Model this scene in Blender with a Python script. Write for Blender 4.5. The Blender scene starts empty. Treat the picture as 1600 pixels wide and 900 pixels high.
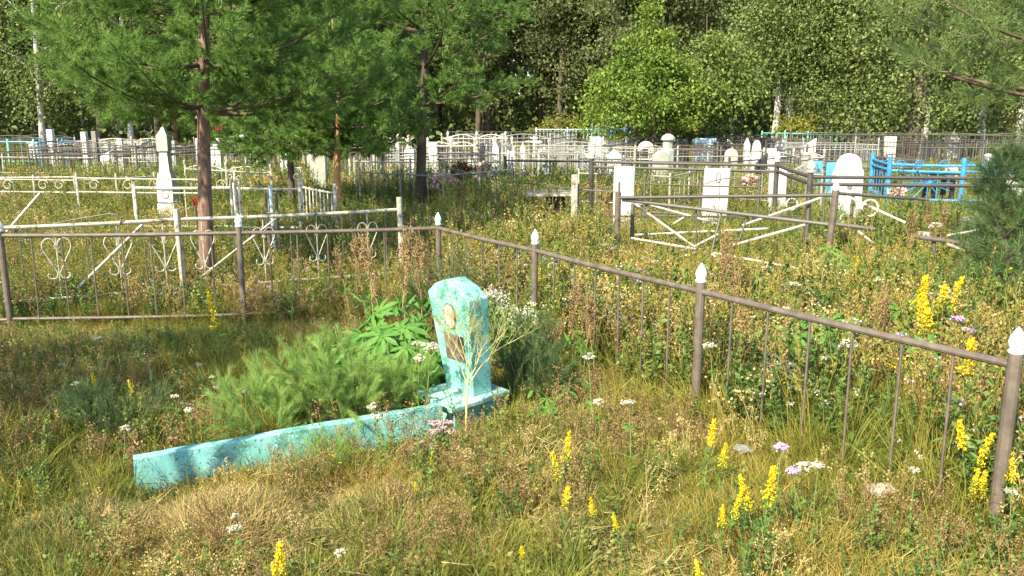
import bpy, bmesh, math, random
import numpy as np
from mathutils import Vector, Matrix, noise as mnoise

S = bpy.context.scene
C = S.collection
PI = math.pi
random.seed(7)
RNG = np.random.default_rng(11)

# ------------------------------------------------------------------ camera, sky, sun, exposure
PITCH = math.radians(11.5)
CAM_Z = 1.6
cam_d = bpy.data.cameras.new('camera')
cam_d.sensor_width = 36.0
cam_d.lens = 36.0 * 1305.0 / 1600.0
cam_d.clip_start = 0.05
cam_d.clip_end = 1200.0
cam = bpy.data.objects.new('camera', cam_d)
cam.location = (0, 0, CAM_Z)
cam.rotation_euler = (PI / 2 - PITCH, 0, 0)
C.objects.link(cam)
S.camera = cam

SUN_EL = math.radians(41)
SUN_AZ = math.atan2(-0.58, -0.81)          # compass angle from +Y towards +X of the place the sun stands
sun_vec = Vector((math.sin(SUN_AZ) * math.cos(SUN_EL), math.cos(SUN_AZ) * math.cos(SUN_EL), math.sin(SUN_EL)))
W = bpy.data.worlds.new('World')
S.world = W
W.use_nodes = True
wn = W.node_tree
for n in list(wn.nodes):
    wn.nodes.remove(n)
sky = wn.nodes.new('ShaderNodeTexSky')
sky.sky_type = 'NISHITA'
sky.sun_disc = False
sky.sun_elevation = SUN_EL
sky.sun_rotation = SUN_AZ
bg = wn.nodes.new('ShaderNodeBackground')
bg.inputs['Strength'].default_value = 0.15
wo = wn.nodes.new('ShaderNodeOutputWorld')
wn.links.new(sky.outputs[0], bg.inputs[0])
wn.links.new(bg.outputs[0], wo.inputs[0])
sl = bpy.data.lights.new('sun', 'SUN')
sl.energy = 5.0
sl.angle = math.radians(0.5)
sl.color = (1.0, 0.90, 0.70)
so = bpy.data.objects.new('sun', sl)
so.rotation_euler = (-sun_vec).to_track_quat('-Z', 'Y').to_euler()
so.location = sun_vec * 40
C.objects.link(so)
S.view_settings.view_transform = 'Standard'
S.view_settings.look = 'None'
S.view_settings.gamma = 1.0
S.view_settings.exposure = 1.5
S.cycles.max_bounces = 6
S.cycles.diffuse_bounces = 3
S.cycles.transparent_max_bounces = 4

# ------------------------------------------------------------------ photo geometry: a pixel of the 1600x900 photograph as a world point
FPX = 1305.0
SP, CP = math.sin(PITCH), math.cos(PITCH)


def at(px, py, Y):
    """the point at depth Y (metres along the ground) seen at pixel (px, py)"""
    u = (px - 800) / FPX
    v = (py - 450) / FPX
    f = CP - v * SP
    t = Y / f
    return Vector((u * t, Y, CAM_Z - (SP + v * CP) * t))


def gp(px, py, z=0.0):
    """the point at height z seen at pixel (px, py)"""
    u = (px - 800) / FPX
    v = (py - 450) / FPX
    t = (CAM_Z - z) / (SP + v * CP)
    return Vector((u * t, (CP - v * SP) * t, z))


def gh(x, y):
    """ground height"""
    k = min(1.0, max(0.0, (y - 7.5) / 6.0))
    a = 0.018 * math.sin(x * 1.9 + 0.7) * math.cos(y * 1.6 + 0.3) + 0.012 * math.sin(x * 4.3 + y * 3.1)
    b = 0.06 * math.sin(x * 0.45 + 1.0) * math.sin(y * 0.38)
    return a - 0.03 + k * b


def ghv(x, y):
    k = np.clip((y - 7.5) / 6.0, 0, 1)
    a = 0.018 * np.sin(x * 1.9 + 0.7) * np.cos(y * 1.6 + 0.3) + 0.012 * np.sin(x * 4.3 + y * 3.1)
    b = 0.06 * np.sin(x * 0.45 + 1.0) * np.sin(y * 0.38)
    return a - 0.03 + k * b


# ------------------------------------------------------------------ materials
MATS = {}


def mat(name, cols, scale=6.0, rough=0.75, bump=0.0, metallic=0.0, detail=6.0, spread=0.5, coord='Object', stretch=None,
        spots=None, transl=0.0, rnd=0.0, spec=0.3, shadow_net=None):
    """procedural material: noise between colours, optional second layer of spots (colour, scale, threshold)"""
    m = bpy.data.materials.new(name)
    m.use_nodes = True
    nt = m.node_tree
    N, L = nt.nodes, nt.links
    b = N['Principled BSDF']
    b.inputs['Roughness'].default_value = rough
    b.inputs['Metallic'].default_value = metallic
    b.inputs['Specular IOR Level'].default_value = spec
    tc = N.new('ShaderNodeTexCoord')
    src = tc.outputs[coord]
    if coord == 'World':
        src = None
    if stretch:
        mp = N.new('ShaderNodeMapping')
        mp.inputs['Scale'].default_value = stretch
        L.new(src, mp.inputs[0])
        src = mp.outputs[0]
    nz = N.new('ShaderNodeTexNoise')
    nz.inputs['Scale'].default_value = scale
    nz.inputs['Detail'].default_value = detail
    nz.inputs['Roughness'].default_value = 0.65
    L.new(src, nz.inputs['Vector'])
    rp = N.new('ShaderNodeValToRGB')
    e = rp.color_ramp.elements
    n = len(cols)
    for i, c in enumerate(cols):
        p = 0.5 + (i / max(1, n - 1) - 0.5) * spread
        if i < 2:
            e[i].position = p
            e[i].color = (*c, 1)
        else:
            x = e.new(p)
            x.color = (*c, 1)
    if n == 1:
        e[1].color = (*cols[0], 1)
    L.new(nz.outputs[0], rp.inputs[0])
    col = rp.outputs[0]
    if spots:
        for (sc_, ssc, th, wd) in spots:
            n2 = N.new('ShaderNodeTexNoise')
            n2.inputs['Scale'].default_value = ssc
            n2.inputs['Detail'].default_value = 8
            n2.inputs['Roughness'].default_value = 0.7
            L.new(src, n2.inputs['Vector'])
            mr = N.new('ShaderNodeMapRange')
            mr.inputs[1].default_value = th
            mr.inputs[2].default_value = th + wd
            L.new(n2.outputs[0], mr.inputs[0])
            mx = N.new('ShaderNodeMix')
            mx.data_type = 'RGBA'
            L.new(mr.outputs[0], mx.inputs[0])
            L.new(col, mx.inputs[6])
            mx.inputs[7].default_value = (*sc_, 1)
            col = mx.outputs[2]
    if shadow_net:  # network of dark lines, cast twig shadow put into the colour
        ccol, csc, cw = shadow_net
        vo = N.new('ShaderNodeTexVoronoi')
        vo.feature = 'DISTANCE_TO_EDGE'
        vo.inputs['Scale'].default_value = csc
        wn_ = N.new('ShaderNodeTexNoise')
        wn_.inputs['Scale'].default_value = csc * 0.5
        L.new(src, wn_.inputs['Vector'])
        vm = N.new('ShaderNodeVectorMath')
        vm.operation = 'MULTIPLY_ADD'
        L.new(wn_.outputs['Color'], vm.inputs[0])
        vm.inputs[1].default_value = (1.6 / csc,) * 3
        L.new(src, vm.inputs[2])
        L.new(vm.outputs[0], vo.inputs['Vector'])
        n3 = N.new('ShaderNodeTexNoise')
        n3.inputs['Scale'].default_value = csc * 0.22
        L.new(src, n3.inputs['Vector'])
        m3 = N.new('ShaderNodeMapRange')
        m3.inputs[1].default_value = 0.40
        m3.inputs[2].default_value = 0.62
        m3.inputs[3].default_value = 0.0
        m3.inputs[4].default_value = cw
        L.new(n3.outputs[0], m3.inputs[0])
        lt = N.new('ShaderNodeMath')
        lt.operation = 'LESS_THAN'
        L.new(vo.outputs['Distance'], lt.inputs[0])
        L.new(m3.outputs[0], lt.inputs[1])
        mx = N.new('ShaderNodeMix')
        mx.data_type = 'RGBA'
        L.new(lt.outputs[0], mx.inputs[0])
        L.new(col, mx.inputs[6])
        mx.inputs[7].default_value = (*ccol, 1)
        col = mx.outputs[2]
    if rnd:
        oi = N.new('ShaderNodeObjectInfo')
        mr = N.new('ShaderNodeMapRange')
        mr.inputs[3].default_value = 1 - rnd
        mr.inputs[4].default_value = 1 + rnd
        L.new(oi.outputs['Random'], mr.inputs[0])
        hs = N.new('ShaderNodeHueSaturation')
        L.new(mr.outputs[0], hs.inputs['Value'])
        L.new(col, hs.inputs['Color'])
        col = hs.outputs[0]
    L.new(col, b.inputs['Base Color'])
    if bump:
        bp = N.new('ShaderNodeBump')
        bp.inputs['Strength'].default_value = bump
        bp.inputs['Distance'].default_value = 0.01
        L.new(nz.outputs[0], bp.inputs['Height'])
        L.new(bp.outputs[0], b.inputs['Normal'])
    if transl:
        tr = N.new('ShaderNodeBsdfTranslucent')
        ms = N.new('ShaderNodeMixShader')
        ms.inputs[0].default_value = transl
        L.new(col, tr.inputs[0])
        L.new(b.outputs[0], ms.inputs[1])
        L.new(tr.outputs[0], ms.inputs[2])
        L.new(ms.outputs[0], N['Material Output'].inputs[0])
    MATS[name] = m
    return m


def leafmat(name, cols, transl=0.3, attr=None, rough=0.6, scale=0.9, spread=0.6, jitter=0.25):
    """leaf / blade material: colour from a per-clump tint (instancer) or from world-space noise, jittered clump by clump"""
    m = bpy.data.materials.new(name)
    m.use_nodes = True
    nt = m.node_tree
    N, L = nt.nodes, nt.links
    b = N['Principled BSDF']
    b.inputs['Roughness'].default_value = rough
    b.inputs['Specular IOR Level'].default_value = 0.25
    rp = N.new('ShaderNodeValToRGB')
    e = rp.color_ramp.elements
    n = len(cols)
    for i, c in enumerate(cols):
        p = i / (n - 1) if attr else 0.5 + (i / (n - 1) - 0.5) * spread
        if i < 2:
            e[i].position = p
            e[i].color = (*c, 1)
        else:
            x = e.new(p)
            x.color = (*c, 1)
    if attr:
        at_ = N.new('ShaderNodeAttribute')
        at_.attribute_type = 'INSTANCER'
        at_.attribute_name = attr
        val = at_.outputs['Fac']
    else:
        g = N.new('ShaderNodeNewGeometry')
        nz = N.new('ShaderNodeTexNoise')
        nz.inputs['Scale'].default_value = scale
        nz.inputs['Detail'].default_value = 5
        nz.inputs['Roughness'].default_value = 0.75
        L.new(g.outputs['Position'], nz.inputs['Vector'])
        val = nz.outputs[0]
    g2 = N.new('ShaderNodeNewGeometry')
    ad = N.new('ShaderNodeMath')
    ad.operation = 'MULTIPLY_ADD'
    L.new(g2.outputs['Random Per Island'], ad.inputs[0])
    ad.inputs[1].default_value = jitter
    sb = N.new('ShaderNodeMath')
    sb.operation = 'SUBTRACT'
    L.new(val, sb.inputs[0])
    sb.inputs[1].default_value = jitter / 2
    L.new(sb.outputs[0], ad.inputs[2])
    L.new(ad.outputs[0], rp.inputs[0])
    L.new(rp.outputs[0], b.inputs['Base Color'])
    if transl:
        tr = N.new('ShaderNodeBsdfTranslucent')
        ms = N.new('ShaderNodeMixShader')
        ms.inputs[0].default_value = transl
        L.new(rp.outputs[0], tr.inputs[0])
        L.new(b.outputs[0], ms.inputs[1])
        L.new(tr.outputs[0], ms.inputs[2])
        L.new(ms.outputs[0], N['Material Output'].inputs[0])
    MATS[name] = m
    return m


RUST = ((0.13, 0.055, 0.02), 9.0, 0.60, 0.06)
mat('wire_silver', [(0.16, 0.16, 0.14), (0.32, 0.32, 0.29)], scale=12, rough=0.5, bump=0.1)
mat('brown_pipe', [(0.050, 0.038, 0.028), (0.095, 0.075, 0.056), (0.14, 0.118, 0.09)], scale=14, rough=0.55, bump=0.25, spots=[RUST], spec=0.5)
mat('grey_pipe', [(0.055, 0.050, 0.040), (0.105, 0.096, 0.078)], scale=10, rough=0.6, bump=0.2, spots=[RUST], spec=0.5)
mat('dark_pipe', [(0.035, 0.032, 0.028), (0.075, 0.068, 0.06)], scale=10, rough=0.55, bump=0.2)
mat('white_paint', [(0.26, 0.24, 0.18), (0.44, 0.42, 0.35), (0.54, 0.52, 0.46)], scale=16, rough=0.6, bump=0.2,
    spots=[((0.16, 0.09, 0.045), 19.0, 0.555, 0.05)])
mat('old_white_paint', [(0.20, 0.18, 0.13), (0.35, 0.33, 0.26), (0.46, 0.44, 0.37)], scale=20, rough=0.7, bump=0.25,
    spots=[((0.10, 0.085, 0.065), 18.0, 0.55, 0.06)])
mat('silver_paint', [(0.18, 0.18, 0.155), (0.34, 0.34, 0.31)], scale=12, rough=0.5, bump=0.1)
mat('finial_white', [(0.66, 0.72, 0.66), (0.80, 0.82, 0.76)], scale=30, rough=0.45, bump=0.2)
mat('finial_mint', [(0.40, 0.68, 0.62), (0.70, 0.80, 0.74)], scale=30, rough=0.45, bump=0.2)
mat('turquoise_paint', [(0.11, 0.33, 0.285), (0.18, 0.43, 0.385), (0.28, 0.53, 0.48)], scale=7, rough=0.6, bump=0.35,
    spots=[((0.075, 0.215, 0.165), 11.0, 0.50, 0.13), ((0.36, 0.56, 0.51), 24.0, 0.58, 0.07), ((0.06, 0.085, 0.045), 55.0, 0.60, 0.05)], shadow_net=((0.06, 0.17, 0.13), 52.0, 0.075))  # dark blotches and line network paint dappled twig shadow over the weathered paint
mat('slab_paint', [(0.12, 0.25, 0.21), (0.22, 0.39, 0.33), (0.38, 0.52, 0.45)], scale=8, rough=0.7, bump=0.5, stretch=(1, 3, 1),
    spots=[((0.08, 0.10, 0.07), 14.0, 0.58, 0.08)])
mat('plaque_metal', [(0.035, 0.028, 0.03), (0.10, 0.075, 0.055), (0.20, 0.17, 0.15)], scale=45, rough=0.55, bump=0.4)
mat('portrait_enamel', [(0.16, 0.08, 0.07), (0.42, 0.31, 0.28), (0.60, 0.55, 0.53)], scale=22, rough=0.3,
    spots=[((0.30, 0.13, 0.12), 28.0, 0.55, 0.08)])
mat('white_stone', [(0.30, 0.30, 0.26), (0.46, 0.46, 0.42), (0.55, 0.55, 0.51)], scale=6, rough=0.7, bump=0.2, spots=[((0.25, 0.25, 0.19), 9.0, 0.57, 0.12)])
mat('pale_stone', [(0.22, 0.23, 0.19), (0.36, 0.37, 0.31)], scale=7, rough=0.8, bump=0.3)
mat('grey_stone', [(0.12, 0.12, 0.10), (0.23, 0.22, 0.19)], scale=7, rough=0.8, bump=0.3)
mat('black_granite', [(0.016, 0.016, 0.018), (0.04, 0.04, 0.045)], scale=40, rough=0.25, spec=0.5)
mat('blue_board', [(0.06, 0.23, 0.36), (0.11, 0.32, 0.45)], scale=6, rough=0.6)
mat('turquoise_pipe', [(0.02, 0.14, 0.28), (0.06, 0.25, 0.40)], scale=9, rough=0.5)
mat('teal_pipe', [(0.10, 0.36, 0.30), (0.22, 0.52, 0.44)], scale=9, rough=0.5)
mat('pale_blue_paint', [(0.34, 0.50, 0.58), (0.50, 0.64, 0.70)], scale=9, rough=0.5)
mat('old_wood', [(0.15, 0.12, 0.085), (0.30, 0.26, 0.20), (0.40, 0.36, 0.29)], scale=5, rough=0.85, bump=0.5, stretch=(1, 9, 9))
mat('dark_wood', [(0.035, 0.026, 0.018), (0.09, 0.07, 0.05)], scale=6, rough=0.85, bump=0.4, stretch=(1, 6, 6))
mat('pine_bark', [(0.06, 0.040, 0.028), (0.16, 0.10, 0.07), (0.34, 0.21, 0.15)], scale=11, rough=0.9, bump=0.9, stretch=(2.2, 2.2, 0.55),
    spots=[((0.035, 0.028, 0.022), 12.0, 0.55, 0.08)])
mat('orange_bark', [(0.28, 0.13, 0.06), (0.50, 0.27, 0.13)], scale=9, rough=0.85, bump=0.7, stretch=(2, 2, 0.6),
    spots=[((0.09, 0.05, 0.035), 14.0, 0.58, 0.08)])
mat('dark_bark', [(0.035, 0.028, 0.02), (0.11, 0.085, 0.06)], scale=8, rough=0.9, bump=0.7, stretch=(2, 2, 0.5))
mat('limb_bark', [(0.05, 0.035, 0.025), (0.14, 0.095, 0.06)], scale=9, rough=0.9, bump=0.5)
mat('birch_bark', [(0.28, 0.27, 0.23), (0.44, 0.42, 0.37)], scale=4, rough=0.8, bump=0.2, stretch=(1, 1, 5),
    spots=[((0.03, 0.028, 0.025), 7.0, 0.57, 0.03)])
mat('sapling_bark', [(0.30, 0.27, 0.10), (0.46, 0.42, 0.18)], scale=20, rough=0.8)
mat('soil', [(0.055, 0.042, 0.022), (0.13, 0.10, 0.05), (0.21, 0.165, 0.085)], scale=1.1, rough=0.95, bump=0.9, detail=12,
    spots=[((0.055, 0.075, 0.02), 2.4, 0.53, 0.10)])
mat('rubble_white', [(0.20, 0.17, 0.12), (0.50, 0.45, 0.36)], scale=30, rough=0.9, bump=0.6)
mat('weed_stem', [(0.12, 0.14, 0.04), (0.22, 0.22, 0.07)], scale=20, rough=0.8)
mat('dry_stem', [(0.22, 0.15, 0.07), (0.36, 0.27, 0.13)], scale=20, rough=0.8)

leafmat('grass_mix', [(0.35, 0.255, 0.065), (0.29, 0.245, 0.048), (0.20, 0.205, 0.034), (0.085, 0.135, 0.022)], attr='tint', transl=0.35, jitter=0.35)
leafmat('weed_leaf', [(0.26, 0.235, 0.065), (0.19, 0.225, 0.052), (0.115, 0.18, 0.040), (0.060, 0.120, 0.028)], attr='tint', transl=0.3, jitter=0.3)
leafmat('pine_needles', [(0.075, 0.140, 0.032), (0.14, 0.24, 0.05), (0.25, 0.36, 0.085)], transl=0.5, scale=1.3)
leafmat('blue_pine_needles', [(0.080, 0.135, 0.052), (0.135, 0.21, 0.075), (0.20, 0.285, 0.10)], transl=0.5, scale=1.3)
leafmat('bough_needles', [(0.075, 0.12, 0.035), (0.13, 0.19, 0.055), (0.20, 0.26, 0.08)], transl=0.5, scale=1.3)
leafmat('far_pine_needles', [(0.085, 0.11, 0.04), (0.14, 0.17, 0.062), (0.20, 0.22, 0.09)], transl=0.5, scale=0.4)
leafmat('birch_leaves', [(0.075, 0.115, 0.028), (0.135, 0.185, 0.045), (0.24, 0.28, 0.095)], transl=0.35, scale=0.35, jitter=0.5)
leafmat('dark_leaves', [(0.085, 0.12, 0.032), (0.135, 0.175, 0.05), (0.18, 0.22, 0.07)], transl=0.5, scale=0.35, jitter=0.4)
leafmat('forest_mass_leaves', [(0.085, 0.115, 0.035), (0.14, 0.175, 0.055), (0.20, 0.23, 0.08)], transl=0.5, scale=0.35, jitter=0.3)
leafmat('maple_leaves', [(0.085, 0.15, 0.022), (0.15, 0.235, 0.035), (0.27, 0.32, 0.055)], transl=0.4, scale=0.6, jitter=0.5)
leafmat('maple_shade_leaves', [(0.065, 0.115, 0.02), (0.13, 0.19, 0.035), (0.24, 0.28, 0.08)], transl=0.4, scale=0.6, jitter=0.5)
leafmat('yellow_green_leaves', [(0.14, 0.16, 0.025), (0.26, 0.26, 0.05)], transl=0.4, scale=0.6)
leafmat('broad_leaf', [(0.055, 0.16, 0.028), (0.095, 0.23, 0.040), (0.15, 0.30, 0.060)], transl=0.4, scale=9)
leafmat('feather_leaf', [(0.20, 0.31, 0.08), (0.29, 0.42, 0.11), (0.38, 0.52, 0.15)], transl=0.55, scale=4)
leafmat('dull_feather_leaf', [(0.055, 0.095, 0.035), (0.09, 0.14, 0.05), (0.13, 0.17, 0.06)], transl=0.3, scale=4)
leafmat('flower_yellow', [(0.34, 0.32, 0.03), (0.62, 0.48, 0.012), (0.78, 0.62, 0.02)], transl=0.2, scale=30)
leafmat('flower_white', [(0.34, 0.33, 0.20), (0.56, 0.54, 0.44)], transl=0.2, scale=30)
leafmat('flower_purple', [(0.42, 0.27, 0.55), (0.62, 0.48, 0.72)], transl=0.2, scale=30)
leafmat('flower_pink', [(0.48, 0.26, 0.30), (0.66, 0.46, 0.46)], transl=0.2, scale=30)
leafmat('seed_rust', [(0.12, 0.075, 0.032), (0.22, 0.145, 0.060), (0.32, 0.225, 0.10)], transl=0.15, scale=14)
leafmat('seed_pale', [(0.32, 0.235, 0.085), (0.46, 0.365, 0.155)], transl=0.2, scale=14)
leafmat('wreath_red', [(0.40, 0.03, 0.03), (0.62, 0.10, 0.09)], transl=0.1, scale=20)
leafmat('wreath_pink', [(0.72, 0.34, 0.34), (0.80, 0.70, 0.64)], transl=0.1, scale=9)
leafmat('wreath_maroon', [(0.12, 0.03, 0.025), (0.28, 0.10, 0.07)], transl=0.1, scale=20)


# ------------------------------------------------------------------ mesh builders
class MB:
    def __init__(s):
        s.v, s.f = [], []

    def add(s, verts, faces):
        o = len(s.v)
        s.v.extend([Vector(v) for v in verts])
        s.f.extend([[i + o for i in f] for f in faces])
        return s

    def box(s, c, size, rz=0.0, tilt=None, bev=0.0):
        """bevelled box centred at c"""
        bm = bmesh.new()
        bmesh.ops.create_cube(bm, size=1.0)
        for v in bm.verts:
            v.co = Vector((v.co.x * size[0], v.co.y * size[1], v.co.z * size[2]))
        if bev:
            bmesh.ops.bevel(bm, geom=bm.edges[:], offset=bev, segments=1, affect='EDGES', profile=0.7)
        M = Matrix.Rotation(rz, 4, 'Z')
        if tilt is not None:
            M = M @ tilt
        bm.verts.index_update()
        s.add([Vector(c) + (M @ v.co) for v in bm.verts], [[v.index for v in f.verts] for f in bm.faces])
        bm.free()
        return s

    def tube(s, pts, r, n=8, cap=True):
        pts = [Vector(p) for p in pts]
        rs = r if isinstance(r, (list, tuple)) else [r] * len(pts)
        o = len(s.v)
        up = Vector((0.0, 0.0, 1.0))
        prev = None
        for i, p in enumerate(pts):
            a = pts[max(0, i - 1)]
            b = pts[min(len(pts) - 1, i + 1)]
            d = (b - a)
            d = d.normalized() if d.length > 1e-9 else Vector((0, 0, 1))
            if prev is None:
                ref = up if abs(d.z) < 0.9 else Vector((1, 0, 0))
                x = d.cross(ref).normalized()
            else:
                x = (prev - d * prev.dot(d))
                x = x.normalized() if x.length > 1e-6 else d.orthogonal().normalized()
            prev = x
            y = d.cross(x)
            for k in range(n):
                a_ = 2 * PI * k / n
                s.v.append(p + (x * math.cos(a_) + y * math.sin(a_)) * rs[i])
        for i in range(len(pts) - 1):
            for k in range(n):
                k2 = (k + 1) % n
                s.f.append([o + i * n + k, o + i * n + k2, o + (i + 1) * n + k2, o + (i + 1) * n + k])
        if cap:
            s.f.append([o + k for k in range(n)][::-1])
            e = o + (len(pts) - 1) * n
            s.f.append([e + k for k in range(n)])
        return s

    def lathe(s, c, prof, n=12, sq=False):
        """profile [(r, z)] round a vertical axis at c; sq = four-sided"""
        c = Vector(c)
        if sq:
            n = 4
        o = len(s.v)
        for r, z in prof:
            for k in range(n):
                a = 2 * PI * k / n + (PI / 4 if sq else 0)
                s.v.append(c + Vector((r * math.cos(a), r * math.sin(a), z)))
        for i in range(len(prof) - 1):
            for k in range(n):
                k2 = (k + 1) % n
                s.f.append([o + i * n + k, o + i * n + k2, o + (i + 1) * n + k2, o + (i + 1) * n + k])
        s.f.append([o + k for k in range(n)][::-1])
        e = o + (len(prof) - 1) * n
        s.f.append([e + k for k in range(n)])
        return s

    def prism(s, outline, thick, M):
        """outline [(x, z)] in a vertical plane, extruded by thick along local y, placed by matrix M"""
        n = len(outline)
        v = [M @ Vector((x, -thick / 2, z)) for x, z in outline] + [M @ Vector((x, thick / 2, z)) for x, z in outline]
        f = [list(range(n)), list(range(2 * n - 1, n - 1, -1))]
        for i in range(n):
            j = (i + 1) % n
            f.append([j, i, n + i, n + j])
        return s.add(v, f)

    def build(s, name, m, parent=None, smooth=False, kind=None):
        me = bpy.data.meshes.new(name)
        off = Vector((0, 0, 0))
        q = parent
        while q is not None:
            off += q.location
            q = q.parent
        me.from_pydata([tuple(v - off) for v in s.v], [], s.f)
        me.validate()
        me.materials.append(MATS[m])
        if smooth:
            me.polygons.foreach_set('use_smooth', [True] * len(me.polygons))
        me.update()
        o = bpy.data.objects.new(name, me)
        C.objects.link(o)
        if parent is not None:
            o.parent = parent
        if kind:
            o['kind'] = kind
        return o


def np_obj(name, verts, faces, m, parent=None, kind=None, link=True, nper=None):
    """mesh from numpy arrays; faces (n, 3) or (n, 4)"""
    me = bpy.data.meshes.new(name)
    verts = np.asarray(verts, dtype=np.float32)
    nv = len(verts)
    fl = [np.asarray(f, dtype=np.int32) for f in (faces if isinstance(faces, list) else [faces])]
    tot = sum(f.size for f in fl)
    nf = sum(len(f) for f in fl)
    me.vertices.add(nv)
    me.vertices.foreach_set('co', verts.ravel())
    me.loops.add(tot)
    me.polygons.add(nf)
    me.loops.foreach_set('vertex_index', np.concatenate([f.ravel() for f in fl]))
    sizes = np.concatenate([np.full(len(f), f.shape[1], dtype=np.int32) for f in fl])
    starts = np.concatenate([[0], np.cumsum(sizes)[:-1]]).astype(np.int32)
    me.polygons.foreach_set('loop_start', starts)
    me.update(calc_edges=True)
    me.materials.append(MATS[m])
    o = bpy.data.objects.new(name, me)
    if link:
        C.objects.link(o)
    if parent is not None:
        o.parent = parent
    if kind:
        o['kind'] = kind
    return o


def tag(o, label, cat, group=None):
    o['label'] = label
    o['category'] = cat
    if group:
        o['group'] = group
    return o


def thing(name, label, cat, loc=(0, 0, 0), group=None):
    o = bpy.data.objects.new(name, None)
    o.empty_display_size = 0.2
    o.location = loc
    C.objects.link(o)
    return tag(o, label, cat, group)


def dup(root, loc, rz=0.0, sc=1.0, label=None, group=None, tilt=(0, 0)):
    r = root.copy()
    C.objects.link(r)
    r.location = loc
    r.rotation_euler = (tilt[0], tilt[1], rz)
    r.scale = (sc, sc, sc)
    if label:
        r['label'] = label
    if group:
        r['group'] = group
    for ch in list(root.children):
        c = ch.copy()
        C.objects.link(c)
        c.parent = r
    return r


def unit(a):
    return a / np.maximum(1e-9, np.linalg.norm(a, axis=-1, keepdims=True))


def rand_dir(n, rng):
    return unit(rng.normal(size=(n, 3)))


def leaves(cent, d, nrm, ln, wd):
    """diamond leaves: centre base point, direction, approximate normal, length, width -> verts, quads"""
    n = len(cent)
    d = unit(d)
    s = unit(np.cross(d, nrm))
    ln = np.broadcast_to(ln, (n,))[:, None]
    wd = np.broadcast_to(wd, (n,))[:, None]
    bend = np.cross(s, d) * ln * 0.12
    v = np.stack([cent, cent + d * ln * 0.45 + s * wd * 0.5 + bend, cent + d * ln, cent + d * ln * 0.45 - s * wd * 0.5 + bend], axis=1)
    f = np.arange(n * 4).reshape(n, 4)
    return v.reshape(-1, 3), f


def needles(base, d, ln, wd, rng):
    n = len(base)
    d = unit(d)
    s = unit(np.cross(d, rng.normal(size=(n, 3))))
    ln = np.broadcast_to(ln, (n,))[:, None]
    v = np.stack([base - s * wd * 0.5, base + s * wd * 0.5, base + d * ln], axis=1)
    return v.reshape(-1, 3), np.arange(n * 3).reshape(n, 3)


# ------------------------------------------------------------------ ground
def build_ground():
    xs = np.concatenate([np.linspace(-300, -14, 14), np.linspace(-12, 12, 121), np.linspace(14, 300, 14)])
    ys = np.concatenate([np.linspace(-60, -2, 6), np.linspace(-1, 20, 106), np.linspace(22, 420, 30)])
    X, Y = np.meshgrid(xs, ys)
    Z = ghv(X, Y)
    v = np.stack([X, Y, Z], axis=-1).reshape(-1, 3)
    nx, ny = len(xs), len(ys)
    i = np.arange((ny - 1) * (nx - 1))
    r, c = i // (nx - 1), i % (nx - 1)
    a = r * nx + c
    f = np.stack([a, a + 1, a + nx + 1, a + nx], axis=1)
    o = np_obj('ground', v, f, 'soil', kind='structure')
    o.data.polygons.foreach_set('use_smooth', [True] * len(o.data.polygons))


build_ground()

# ------------------------------------------------------------------ the plot's own fence
FX = [(-4.35, 6.36), (-3.94, 6.38), (-2.155, 6.55), (-0.61, 6.87), (0.16, 5.73), (1.005, 4.36), (1.89, 3.02)]


def onion(mb, c, r, h):
    mb.lathe(c, [(r * 0.9, 0), (r * 1.05, h * 0.1), (r * 0.72, h * 0.2), (r * 0.98, h * 0.3), (r * 1.05, h * 0.45), (r * 0.8, h * 0.68),
                 (r * 0.35, h * 0.88), (r * 0.06, h)], n=12)


def rail_pts(a, b, z1, z2, sag=0.0, n=5):
    out = []
    for i in range(n + 1):
        t = i / n
        out.append(Vector((a[0] + (b[0] - a[0]) * t, a[1] + (b[1] - a[1]) * t, z1 + (z2 - z1) * t - sag * 4 * t * (1 - t))))
    return out


def spiral(c, ax, ay, r0, r1, a0, turns, n=14):
    """points of a flat spiral in the plane (ax, ay)"""
    pts = []
    for i in range(n + 1):
        t = i / n
        a = a0 + turns * 2 * PI * t
        r = r0 + (r1 - r0) * t
        pts.append(Vector(c) + Vector(ax) * (r * math.cos(a)) + Vector(ay) * (r * math.sin(a)))
    return pts


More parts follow.
